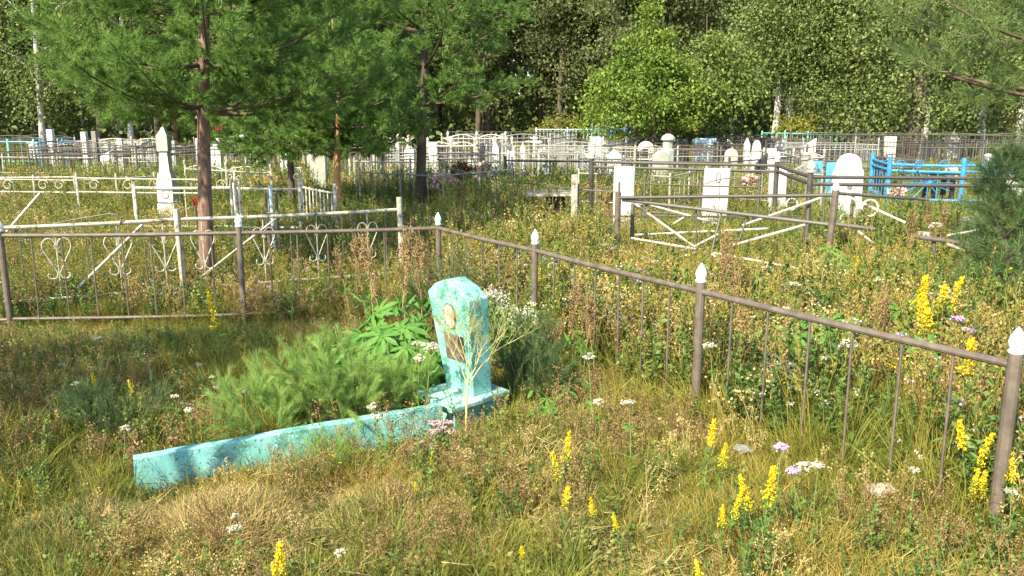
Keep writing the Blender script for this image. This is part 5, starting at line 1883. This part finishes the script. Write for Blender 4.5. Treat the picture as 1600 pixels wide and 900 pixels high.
# far meadow
x, y = sample(15000, 13.5, 45, g, 0.70, 2)
t_ = np.clip(0.0 + 0.75 * vnoise(x, y, 0.35, 3.0) + g.normal(0, 0.18, len(x)), 0, 1)
scatter('far_meadow_grass', 'yellowing meadow grass among the far graves', 'grass', pts3(x, y), t_, g.uniform(0.5, 1.0, len(x)), tuft_far, g)
x, y = sample(7000, 13.0, 45, g, 0.70, 2)
ok = vnoise(x, y, 0.5, 7.0) > 0.42
x, y = x[ok], y[ok]
t_ = np.clip(0.1 + 0.6 * vnoise(x, y, 0.4, 13.0) + g.normal(0, 0.18, len(x)), 0, 1)
scatter('far_weeds', 'weeds standing among the far graves', 'weeds', pts3(x, y), t_, g.uniform(0.4, 0.85, len(x)), weeds_far, g)


# ------------------------------------------------------------------ flowering plants, each a thing
def flower_root(name, cat):
    t = thing(name, 'x', cat, (0, 0, 0))
    return t


def make_goldenrod(seed):
    r = np.random.default_rng(seed)
    t = flower_root('goldenrod', 'flower')
    h = 0.5
    bend = r.normal(0, 0.035, 2)
    ax = lambda q: Vector((bend[0] * q * q, bend[1] * q * q, h * q))
    MB().tube([ax(q) - Vector((0, 0, 0.03 if q == 0 else 0)) for q in (0, .3, .6, .97)], [0.0028, 0.0026, 0.002, 0.001], n=5).build('stem', 'weed_stem', t)
    m = 26
    q = r.uniform(0.08, 0.78, m)
    p = np.array([ax(a) for a in q])
    d = rand_dir(m, r); d[:, 2] = np.abs(d[:, 2]) * 0.4 + 0.35
    v, f = leaves(p, d, np.array([[0, 0, 1.]]) + r.normal(size=(m, 3)) * .3, 0.06 * r.uniform(.6, 1.2, m), 0.013)
    np_obj('leaves', v, f, 'broad_leaf', t)
    q0, rf = r.uniform(0.55, 0.72), r.uniform(0.75, 1.2)
    m = int(r.uniform(300, 520))
    q = np.clip(r.uniform(0, 1, m) ** 0.8 + 0.04 * np.sin(r.uniform(0, 1, m) * 40), 0, 1)
    p = np.array([ax(q0 + (1 - q0) * a) for a in q]) + rand_dir(m, r) * rf * ((0.016 + 0.026 * np.abs(np.sin(q[:, None] * 17 + seed))) * (1 - q[:, None] * 0.75)) * r.uniform(.5, 1.1, (m, 1))
    v, f = leaves(p, rand_dir(m, r), rand_dir(m, r), r.uniform(.008, .014, m), 0.0095)
    np_obj('flower_spike', v, f, 'flower_yellow', t, kind='stuff')
    return t


def make_umbel(seed, m_name, name, h=0.4, rad=0.035, dome=0.25, stems=9):
    r = np.random.default_rng(seed)
    t = flower_root(name, 'flower')
    MB().tube([(0, 0, -0.03), (0.008, 0, h * 0.5), (0, 0.004, h * 0.9)], [0.0025, 0.002, 0.0016], n=5).build('stem', 'weed_stem', t)
    mb = MB()
    C_ = []
    for k in range(stems):
        a = 2 * PI * k / stems + r.uniform(-.3, .3)
        rr = rad * math.sqrt(r.uniform(0.05, 1))
        e = Vector((rr * math.cos(a), rr * math.sin(a), h - dome * rr))
        mb.tube([(0, 0.004, h * 0.86), e], 0.0009, n=3)
        C_.append(e)
    mb.build('rays', 'weed_stem', t)
    C_ = np.array(C_)
    n_ = 170
    idx = r.integers(0, stems, n_)
    p = C_[idx] + r.normal(size=(n_, 3)) * np.array([rad * .15, rad * .15, rad * 0.10])
    v, f = leaves(p, rand_dir(n_, r) * np.array([1, 1, .3]), np.array([[0, 0, 1.]]) + r.normal(size=(n_, 3)) * .5, 0.0095, 0.009)
    np_obj('flower_head', v, f, m_name, t)
    m = 18
    q = r.uniform(0.05, 0.7, m)
    p = np.stack([q * 0, q * 0, q * h], 1)
    d = rand_dir(m, r); d[:, 2] = np.abs(d[:, 2]) * 0.4 + 0.4
    v, f = leaves(p, d, rand_dir(m, r), 0.05 * r.uniform(.6, 1.2, m), 0.009)
    np_obj('leaves', v, f, 'broad_leaf', t)
    return t


def make_sorrel(seed, mname='seed_rust'):
    r = np.random.default_rng(seed)
    t = flower_root('sorrel', 'weed')
    h = 0.8
    mb = MB().tube([(0, 0, -0.04), (0.01, 0, h * .5), (0, 0.01, h)], [0.004, 0.003, 0.001], n=5)
    V = []
    for k in range(11):
        q = r.uniform(0.42, 0.85)
        a = r.uniform(0, 2 * PI)
        L_ = 0.20 * (1.15 - q)
        s = Vector((0.01 * q, 0.005, h * q))
        e = s + Vector((math.cos(a) * L_ * 0.45, math.sin(a) * L_ * 0.45, L_ * 1.3))
        mb.tube([s, e], 0.0015, n=3)
        V.append((np.array(s), np.array(e)))
    V.append((np.array([0, 0, h * .6]), np.array([0, 0.01, h])))
    mb.build('stem', 'dry_stem', t)
    m = 640
    idx = r.integers(0, len(V), m)
    A = np.array([a for a, b in V])[idx]; B = np.array([b for a, b in V])[idx]
    p = A + (B - A) * r.uniform(0.05, 1, (m, 1)) + r.normal(size=(m, 3)) * 0.007
    v, f = leaves(p, rand_dir(m, r), rand_dir(m, r), 0.0125, 0.009)
    np_obj('seed_head', v, f, mname, t, kind='stuff')
    m = 10
    p = np.stack([np.zeros(m), np.zeros(m), r.uniform(0.02, 0.35, m)], 1)
    d = rand_dir(m, r); d[:, 2] = np.abs(d[:, 2]) + .3
    v, f = leaves(p, d, rand_dir(m, r), 0.13, 0.025)
    np_obj('leaves', v, f, 'broad_leaf', t)
    return t


def plant_at(src_list, items, group=None, base_h=0.5):
    """items: (px, py, height, label): the flower top is seen at that pixel and stands so high above the ground"""
    used_ = set()
    for i, it in enumerate(items):
        px, py, hh, lab = it[:4]
        p = gp(px, py, hh)
        loc = (p.x, p.y, gh(p.x, p.y))
        s = src_list[i % len(src_list)]
        sc = hh / base_h
        rz = random.uniform(0, 2 * PI)
        tl = (random.uniform(-.16, .16), random.uniform(-.16, .16))
        tp = Matrix.Rotation(rz, 3, 'Z') @ Matrix.Rotation(tl[1], 3, 'Y') @ Matrix.Rotation(tl[0], 3, 'X') @ Vector((0, 0, hh))
        loc = (p.x - tp.x, p.y - tp.y, gh(p.x, p.y))
        if i < len(src_list):
            s.location = loc
            s.rotation_euler = (tl[0], tl[1], rz)
            s.scale = (sc,) * 3
            s['label'] = lab
            if group:
                s['group'] = group
        else:
            dup(s, loc, rz, sc, lab, group, tilt=tl)


GR = [(880, 672, .34, 'tall goldenrod spike right in front of the headstone plinth'),
      (868, 688, .30, 'goldenrod spike touching the tall one before the plinth'),
      (879, 742, .27, 'goldenrod spike straight below the pair before the plinth'),
      (925, 762, .22, 'small goldenrod spike low between the plinth and the fence'),
      (963, 785, .2, 'tiny goldenrod spike in dry grass nearest the picture centre bottom'),
      (1112, 655, .36, 'goldenrod spike just right of the middle fence post foot'),
      (1133, 682, .32, 'leaning goldenrod spike below the middle fence post'),
      (1154, 752, .30, 'short goldenrod of the trio before the bars'),
      (1172, 735, .33, 'middle goldenrod of the trio before the bars'),
      (1207, 722, .40, 'tallest goldenrod of the trio, a dense yellow column'),
      (1137, 775, .25, 'faint goldenrod left of the trio'),
      (1512, 635, .45, 'goldenrod behind the bars left of the corner post'),
      (1524, 655, .42, 'second goldenrod behind the bars left of the corner post'),
      (1520, 708, .30, 'low spreading goldenrod left of the corner post foot'),
      (1540, 712, .30, 'low goldenrod touching the corner post'),
      (1588, 678, .42, 'goldenrod right of the corner post'),
      (426, 830, .34, 'goldenrod in the lower left before the dry mound'),
      (430, 868, .27, 'lower goldenrod in front of the lower left one'),
      (1105, 862, .30, 'goldenrod cut by the bottom border right of centre'),
      (1098, 880, .27, 'goldenrod at the very bottom border'),
      (808, 842, .16, 'single small yellow bloom near the bottom centre'),
      (676, 700, .18, 'small goldenrod before the kerb end'),
      (645, 745, .14, 'tiny yellow bloom below the kerb'),
      (148, 572, .30, 'small goldenrod at the left in the shade'),
      (206, 585, .28, 'second small goldenrod at the left in the shade'),
      (340, 455, .55, 'goldenrod beside the near pine trunk'),
      (850, 400, .62, 'goldenrod leaning on the fence post behind the headstone'),
      (1447, 428, 0.68, 'tallest goldenrod of the cluster behind the right rail'),
      (1462, 440, 0.64, 'goldenrod in the cluster behind the right rail'),
      (1435, 450, 0.61, 'goldenrod left in the cluster behind the right rail'),
      (1478, 430, 0.66, 'goldenrod right in the cluster behind the right rail'),
      (1455, 462, 0.58, 'low goldenrod in the cluster behind the right rail'),
      (1430, 472, 0.56, 'lowest goldenrod in the cluster behind the right rail'),
      (1525, 520, .58, 'goldenrod standing above the top rail near the corner post'),
      (1340, 398, .5, 'faint goldenrod below the rounded gravestone')]
plant_at([make_goldenrod(100 + k_) for k_ in range(1, 7)], GR, 'goldenrod in bloom')
YA = [(920, 550, .48, 'white yarrow before the bars right of the headstone'), (983, 620, .40, 'white yarrow low left of the middle fence post'),
      (935, 622, .3, 'dim white yarrow below the first one right of the headstone'), (580, 618, .42, 'large white yarrow standing above the middle of the kerb'),
      (588, 632, .38, 'second white yarrow above the middle of the kerb'), (530, 842, .22, 'white yarrow in front of the kerb near the bottom'),
      (365, 785, .24, 'cream yarrow on the dry mound'), (372, 800, .22, 'cream yarrow lower on the dry mound'), (360, 805, .22, 'third cream yarrow on the dry mound'),
      (310, 557, .30, 'white yarrow in open grass under the left fence'), (292, 618, .30, 'white yarrow left above the kerb end'), (196, 648, .30, 'white yarrow in the left shade'),
      (383, 595, .3, 'cream yarrow left of the feathery bush'), (652, 516, .50, 'white yarrow by the left edge of the headstone'), (673, 520, .52, 'white yarrow touching the headstone'),
      (655, 540, .46, 'lower white yarrow by the headstone edge'), (1278, 713, .34, 'broad white yarrow before the right bars'), (1258, 716, .33, 'white yarrow beside the purple bloom'),
      (1430, 716, .33, 'pale yarrow between the right bars'), (1582, 742, .33, 'white yarrow right of the corner post foot'), (1334, 485, .55, 'white yarrow above the right rail'),
      (1340, 500, .52, 'second white yarrow above the right rail'), (1240, 432, .58, 'white yarrow behind the rail by the fence ray'), (1230, 470, .5, 'white yarrow at the tip of the long fence ray'),
      (1508, 334, .7, 'white yarrow head over the grey stone at right'), (1480, 325, .7, 'white yarrow left of the grey stone at right'), (1462, 345, .68, 'cream yarrow at the dark post'),
      (1445, 365, .6, 'cream yarrow on the dark rail at right'), (1108, 520, .50, 'white yarrow right of the middle fence post'), (1330, 520, .5, 'white yarrow under the right rail'),
      (96, 560, .3, 'tiny white yarrow at the left border'), (270, 600, .28, 'tiny white yarrow left of centre in the shade'), (118, 588, .28, 'small white yarrow among the shaded goldenrod'),
      (460, 425, .5, 'white yarrow on the bottom rail of the heart fence'), (150, 512, .4, 'small white yarrow below the left bottom rail'), (690, 530, .35, 'white yarrow low at the headstone face'),
      (1372, 428, .55, 'pale yarrow in the greens behind the right rail'), (1290, 545, .42, 'cream yarrow under the right rail by the broad leaves'),
      (340, 588, .28, 'white yarrow between kerb and left fence'), (330, 575, .28, 'second white yarrow between kerb and left fence')]
plant_at([make_umbel(201, 'flower_white', 'yarrow', rad=0.020, dome=0.9, stems=7), make_umbel(202, 'flower_white', 'yarrow', rad=0.025, dome=1.0, stems=9), make_umbel(203, 'flower_white', 'yarrow', rad=0.029, dome=0.8, stems=10)], YA, 'white yarrow in bloom', 0.4)
PU = [(1220, 694, .36, 'purple bloom left of the white yarrow before the right bars'), (1242, 728, .32, 'purple bloom lower before the right bars'), (1475, 458, .5, 'lilac bloom beside the goldenrod cluster'),
      (1498, 492, .48, 'lilac bloom right of the goldenrod cluster'), (1408, 512, .48, 'lilac bloom just above the right rail'), (1518, 508, .46, 'lilac bloom above the rail near the corner post'),
      (1445, 522, .45, 'lilac bloom resting on the right rail')]
plant_at([make_umbel(301, 'flower_purple', 'purple_flower', rad=0.03, dome=-0.2)], PU, 'purple flowers', 0.4)
PK = [(690, 655, .14, 'pink bloom at the foot of the plinth'), (703, 662, .13, 'second pink bloom at the foot of the plinth'), (676, 662, .13, 'pink bloom left at the kerb end'),
      (672, 685, .12, 'pale pink bloom before the kerb end'), (655, 680, .12, 'pink bloom before the kerb'), (640, 690, .1, 'faint pink bloom left before the kerb'), (700, 648, .16, 'pink bloom touching the slab'), (680, 648, .16, 'pink bloom against the kerb top')]
plant_at([make_umbel(311, 'flower_pink', 'pink_flower', h=0.2, rad=0.036, dome=-0.1)], PK, 'pink stonecrop flowers by the plinth', 0.2)
SO = [(640, 335, .95, 'tall rust red sorrel behind the fence corner'), (654, 345, .9, 'second rust red sorrel behind the fence corner'), (632, 350, .85, 'rust red sorrel against the white post'),
      (648, 360, .85, 'rust red sorrel lower behind the fence corner'), (563, 345, .9, 'pinkish sorrel in front of the orange barked pine'), (548, 352, .85, 'pinkish sorrel left of the orange barked pine'),
      (575, 370, .8, 'sorrel between the pine and the white post'), (520, 368, .7, 'sorrel behind the heart fence rail'), (722, 268, .95, 'brown sorrel before the wreaths'),
      (937, 268, 1.0, 'tall brown sorrel left of the white square stone'), (945, 285, .95, 'brown sorrel before the white square stone'), (1135, 335, .92, 'tall rust sorrel in the middle of the sunburst panel'),
      (1142, 350, .88, 'rust sorrel crossing the sunburst rays'), (1128, 370, .82, 'rust sorrel at the sunburst centre'), (1150, 400, .75, 'rust sorrel before the sunburst panel'),
      (1380, 420, .75, 'rust sorrel behind the right rail'), (1388, 432, .72, 'second rust sorrel behind the right rail'), (1372, 445, .7, 'third rust sorrel behind the right rail'),
      (905, 408, .72, 'pinkish sorrel in front of the bars right of the headstone'), (895, 420, .7, 'pinkish sorrel near the second post'), (917, 430, .68, 'pinkish sorrel between the second and middle posts'),
      (930, 445, .62, 'low pinkish sorrel between the second and middle posts'), (1450, 300, .9, 'brown sorrel below the black table'), (1430, 310, .9, 'brown sorrel by the turquoise fence'), (1480, 305, .9, 'brown sorrel right of the black table'),
      (1120, 425, .66, 'rust sorrel right of the middle finial'), (1070, 470, .5, 'thin sorrel left of the middle post'), (880, 470, .55, 'dry sorrel behind the headstone')]
plant_at([make_sorrel(401), make_sorrel(402)], SO, 'rust coloured sorrel', 0.8)

# yellow-green small seedlings, white stones in the grass
for lb, px, py, w_, m in (('pale lump of stone in the grass behind the right bars', 1378, 764, .048, 'rubble_white'), ('small grey stone lying between fence and goldenrod', 1160, 700, .035, 'grey_stone')):
    p = gp(px, py, 0.05)
    bm = bmesh.new()
    bmesh.ops.create_icosphere(bm, subdivisions=3, radius=1.0)
    mb = MB()
    for v in bm.verts:
        k = 1 + 0.35 * mnoise.noise(v.co * 1.8 + Vector((px, 0, 0)))
        v.co = Vector((v.co.x * w_ * k * 1.3, v.co.y * w_ * k, v.co.z * w_ * 0.55 * k))
    bm.verts.index_update()
    mb.add([v.co + Vector((p.x, p.y, 0.045)) for v in bm.verts], [[v.index for v in f.verts] for f in bm.faces])
    bm.free()
    tag(mb.build('stone', m), lb, 'stone')


# broad leaved plants in the flower bed
def palmate(r, c, up, size, nl=7):
    """one palmate leaf: leaflets radiating from c, roughly in the plane normal to up"""
    a = np.linspace(0, 2 * PI, nl, endpoint=False) + r.uniform(0, 1)
    up = np.array(up) / np.linalg.norm(up)
    x = np.cross(up, [0.3, 0.9, 0.1]); x /= np.linalg.norm(x)
    y = np.cross(up, x)
    d = np.cos(a)[:, None] * x + np.sin(a)[:, None] * y - 0.12 * up
    L_ = size * r.uniform(.8, 1.1, nl)
    n = nl
    s = unit(np.cross(d, up))
    rows = []
    for q, w in ((0.02, .035), (0.4, .14), (0.72, .15)):
        c_ = c + d * (L_ * q)[:, None] - up * (L_ * 0.25 * q * q)[:, None] if False else c + d * (L_ * q)[:, None] - up[None, :] * (L_ * 0.3 * q * q)[:, None]
        rows += [c_ - s * (L_ * w)[:, None] + up * 0.003, c_ - up[None, :] * 0.004, c_ + s * (L_ * w)[:, None] + up * 0.003]
    tip = c + d * L_[:, None] - up[None, :] * (L_ * 0.3)[:, None]
    rows.append(tip)
    V = np.stack(rows, 1).reshape(-1, 3)
    b = np.arange(n) * 10
    Q = np.concatenate([np.stack([b + i, b + i + 1, b + i + 4, b + i + 3], 1) for i in (0, 1, 3, 4)])
    T = np.concatenate([np.stack([b + 6, b + 7, b + 9], 1), np.stack([b + 7, b + 8, b + 9], 1)])
    return V, [Q, T]


def leafy_plant(label, x, y, h, nleaf, size, seed, spread=0.2, mt='broad_leaf', nl=7):
    r = np.random.default_rng(seed)
    t = thing('leafy_plant', label, 'plant', (x, y, gh(x, y)))
    mb = MB()
    L_ = []
    for k in range(nleaf):
        a = r.uniform(0, 2 * PI)
        rr = spread * math.sqrt(r.uniform(0.05, 1))
        z = h * r.uniform(0.35, 1.0) * (1 - 0.35 * rr / spread)
        e = Vector((rr * math.cos(a), rr * math.sin(a), z))
        mb.tube([Vector((x, y, gh(x, y) - 0.02)), Vector((x, y, gh(x, y))) + Vector((e.x * .35, e.y * .35, z * .6)), Vector((x, y, gh(x, y))) + e], [0.004, 0.003, 0.002], n=4)
        L_.append((np.array(e), (e.x * 1.6 + r.normal() * .2, e.y * 1.6 - 0.25 + r.normal() * .2, 0.55)))
    mb.build('stem', 'weed_stem', t)
    for c, up in L_:
        v, f = palmate(r, c, up, size * r.uniform(.75, 1.15), nl)
        np_obj('leaf', v, f, mt, t)
    return t


p = gp(628, 585, 0.15)
leafy_plant('bushy plant with broad palmate leaves left of the headstone', p.x, p.y + 0.12, 0.48, 46, 0.135, 1, 0.28)
p = gp(560, 560, 0.2)
leafy_plant('palmate leaved plant rising behind the feathery bush', p.x, p.y + 0.1, 0.42, 30, 0.125, 2, 0.26)
p = gp(615, 500, 0.3)
leafy_plant('third palmate leaved plant at the back of the flower bed', p.x, p.y + 0.1, 0.44, 18, 0.12, 12, 0.22)
p = gp(850, 650, 0.05)
leafy_plant('small bright green seedling right of the plinth', p.x, p.y, 0.14, 10, 0.06, 3, 0.07, nl=6)
p = gp(862, 610, 0.1)
leafy_plant('low green leafy plant just behind the bright seedling', p.x, p.y, 0.2, 14, 0.07, 4, 0.12, nl=6)
for i, (px, py, hh, lb) in enumerate(((1310, 560, .42, 'broad jagged leaved plant under the right rail'), (1370, 545, .45, 'second broad jagged leaved plant under the right rail'),
                                      (1260, 555, .4, 'broad leaved plant left of the jagged pair'), (1210, 545, .35, 'broad leaved plant behind the middle bars'),
                                      (1440, 575, .4, 'broad leaved plant at the right bars'), (1315, 430, .45, 'broad leaved green plant right of the dark sunburst post'),
                                      (1345, 640, .2, 'single floppy leaved plant before the right bars'))):
    p = gp(px, py, 0.2)
    leafy_plant(lb, p.x, p.y, hh + (0.14 if hh > 0.3 else 0), 22, 0.125, 20 + i, 0.26, nl=6)


# feathery bushes
def feathery(label, x, y, h, rad, n, seed, mt='feather_leaf', name='feathery_plant', ln=0.062, lean=(0, 0)):
    r = np.random.default_rng(seed)
    t = thing(name, label, 'plant', (x, y, gh(x, y)))
    g0 = gh(x, y)
    mb = MB()
    segs = []
    k_ = max(12, int(rad * 90))
    for k in range(k_):
        a = r.uniform(0, 2 * PI)
        rr = rad * math.sqrt(r.uniform(0.0, 1))
        hz = h * (1 - 0.45 * (rr / rad) ** 2) * r.uniform(.75, 1.08)
        b0 = Vector((rr * .45 * math.cos(a), rr * .45 * math.sin(a), -0.02))
        e = Vector((rr * math.cos(a) + lean[0] * hz, rr * math.sin(a) + lean[1] * hz, hz))
        m1 = b0.lerp(e, 0.5) + Vector((0, 0, hz * 0.12))
        mb.tube([b0 + Vector((x, y, g0)), m1 + Vector((x, y, g0)), e + Vector((x, y, g0))], [0.0028, 0.002, 0.001], n=3)
        for j in range(9):
            q = r.uniform(0.15, 1)
            s = b0.lerp(m1, q * 2) if q < .5 else m1.lerp(e, q * 2 - 1)
            d = Vector(r.normal(size=3)) * 0.35 + Vector((e.x * 1.2, e.y * 1.2, .62))
            segs.append((tuple(s), tuple(s + d.normalized() * r.uniform(.06, .16))))
    mb.build('stem', 'weed_stem', t)
    v, f = add_needles(segs, r, 0.62 * n / max(1, len(segs)) / 0.085, ln, 0.0019, fwd=1.9)
    np_obj('foliage', v, f, mt, t)
    return t


feathery('big soft feathery green bush spilling over the middle of the kerb', -0.90, 4.20, 0.52, 0.33, 36000, 1, lean=(-0.25, -0.15))
feathery('left lobe of soft feathery greenery above the kerb', -1.25, 4.10, 0.33, 0.27, 22000, 2, lean=(-0.3, -0.1))
feathery('feathery greenery below the palmate leaves near the headstone', -0.62, 4.32, 0.42, 0.22, 14000, 3)
feathery('dull grey green wispy bush behind the right side of the headstone', 0.05, 4.78, 0.58, 0.24, 15000, 4, 'dull_feather_leaf', ln=0.04)
feathery('dark wispy weeds at the shaded back of the headstone', 0.12, 4.55, 0.34, 0.2, 9000, 5, 'dull_feather_leaf')
feathery('wispy green weeds at the foot of the fence corner post', -0.45, 6.45, 0.62, 0.4, 16000, 6, 'dull_feather_leaf', ln=0.06)
feathery('low feathery weeds covering the front of the kerb', -0.86, 3.66, 0.13, 0.2, 7000, 7, ln=0.035)
feathery('soft green weeds rising left of the kerb end', -2.05, 4.1, 0.28, 0.3, 12000, 8, 'dull_feather_leaf')

# white flowered shrub behind the headstone
p = gp(790, 462, 0.5)
t = thing('white_flowering_shrub', 'bush with dense creamy white blossom behind the headstone', 'shrub', (p.x, p.y, 0))
r = np.random.default_rng(8)
n = 900
k = 26
cc = np.stack([r.uniform(-0.17, 0.2, k), r.uniform(-0.12, 0.12, k), 0.48 - 0.25 * r.uniform(-0.1, 0.4, k)], 1)
cc[:, 2] -= (cc[:, 0]) * 0.35
pp = cc[r.integers(0, k, n)] + r.normal(size=(n, 3)) * 0.02
v, f = leaves(pp, rand_dir(n, r), rand_dir(n, r), 0.014, 0.012)
np_obj('blossom', v, f, 'flower_white', t)
mb = MB()
for c in cc:
    mb.tube([(p.x, p.y, -0.03), (p.x + c[0], p.y + c[1], c[2])], 0.002, n=3)
mb.build('stem', 'weed_stem', t)
n = 700
q = r.uniform(0.2, 0.95, (n, 1))
pp = cc[r.integers(0, k, n)] * q + r.normal(size=(n, 3)) * 0.03
v, f = leaves(pp, rand_dir(n, r), rand_dir(n, r), 0.04, 0.016)
np_obj('foliage', v, f, 'weed_leaf_fixed' if 'weed_leaf_fixed' in MATS else 'broad_leaf', t)


# the bare sapling in front of the headstone
def sapling():
    p = gp(728, 672, 0.0)
    x, y = p.x, p.y - 0.02
    t = thing('sapling', 'thin yellow-stemmed sapling forking in front of the headstone', 'sapling', (x, y, 0))
    mb = MB()
    r = random.Random(5)
    top = Vector((x + 0.012, y + 0.05, 0.26))
    mb.tube([(x, y, -0.05), (x + 0.004, y + 0.02, 0.12), top], [0.0068, 0.006, 0.0052], n=8)
    leafp = []

    def grow(o, d, L, rad, lvl):
        e = o + d * L
        m = o.lerp(e, .5) + Vector((r.uniform(-1, 1), r.uniform(-1, 1), 0)) * L * .06
        mb.tube([o, m, e], [rad, rad * .8, rad * .55], n=5)
        leafp.append((tuple(m), tuple(e)))
        if lvl == 0:
            return
        for k in range(4):
            q = r.uniform(.45, 1)
            dd = (d + Vector((r.uniform(-1, 1) * .75, r.uniform(-1, 1) * .5, r.uniform(-.1, .6)))).normalized()
            grow(o.lerp(e, q), dd, L * r.uniform(.5, .75), rad * .5, lvl - 1)
    for dx, dy in ((-0.42, .05), (0.42, .1), (0.02, .0), (-0.15, -.1), (0.8, .2)):
        grow(top - Vector((0, 0, r.uniform(0, .06))), Vector((dx, dy, 1)).normalized(), r.uniform(.16, .24), 0.0033, 3)
    mb.build('stem', 'sapling_bark', t)
    rr = np.random.default_rng(3)
    n = 900
    A = np.array([a for a, b in leafp]); B = np.array([b for a, b in leafp])
    idx = rr.integers(0, len(A), n)
    pp = A[idx] + (B - A)[idx] * rr.uniform(0, 1, (n, 1)) - np.array([x, y, 0])
    v, f = leaves(pp, rand_dir(n, rr), rand_dir(n, rr), 0.014, 0.0035)
    np_obj('foliage', v, f, 'feather_leaf', t)


sapling()


def tussock(label, px, py, rad, h, n, m_, seed):
    p_ = gp(px, py, 0.02)
    r_ = np.random.default_rng(seed)
    v_, f_ = blade_mesh(n, h * 0.5, h * 1.1, rad, 0.0028, 0.9, r_)
    rr_ = np.hypot(v_[:, 0], v_[:, 1])
    v_[:, 2] *= np.clip(1.15 - 0.5 * (rr_ / rad) ** 2, 0.3, 1.2)
    t_ = thing('grass_tussock', label, 'grass tussock', (p_.x, p_.y, gh(p_.x, p_.y)))
    np_obj('blades', v_, f_, m_, t_, kind='stuff')


tussock('fluffy pale mound of dry grass in front of the kerb', 345, 815, 0.30, 0.19, 5200, 'seed_pale', 1)
tussock('second dry grass mound left of the fluffy one', 120, 830, 0.26, 0.14, 2600, 'seed_pale', 2)
tussock('dry grass mound near the bottom right of the kerb', 620, 800, 0.30, 0.11, 2600, 'seed_pale', 3)
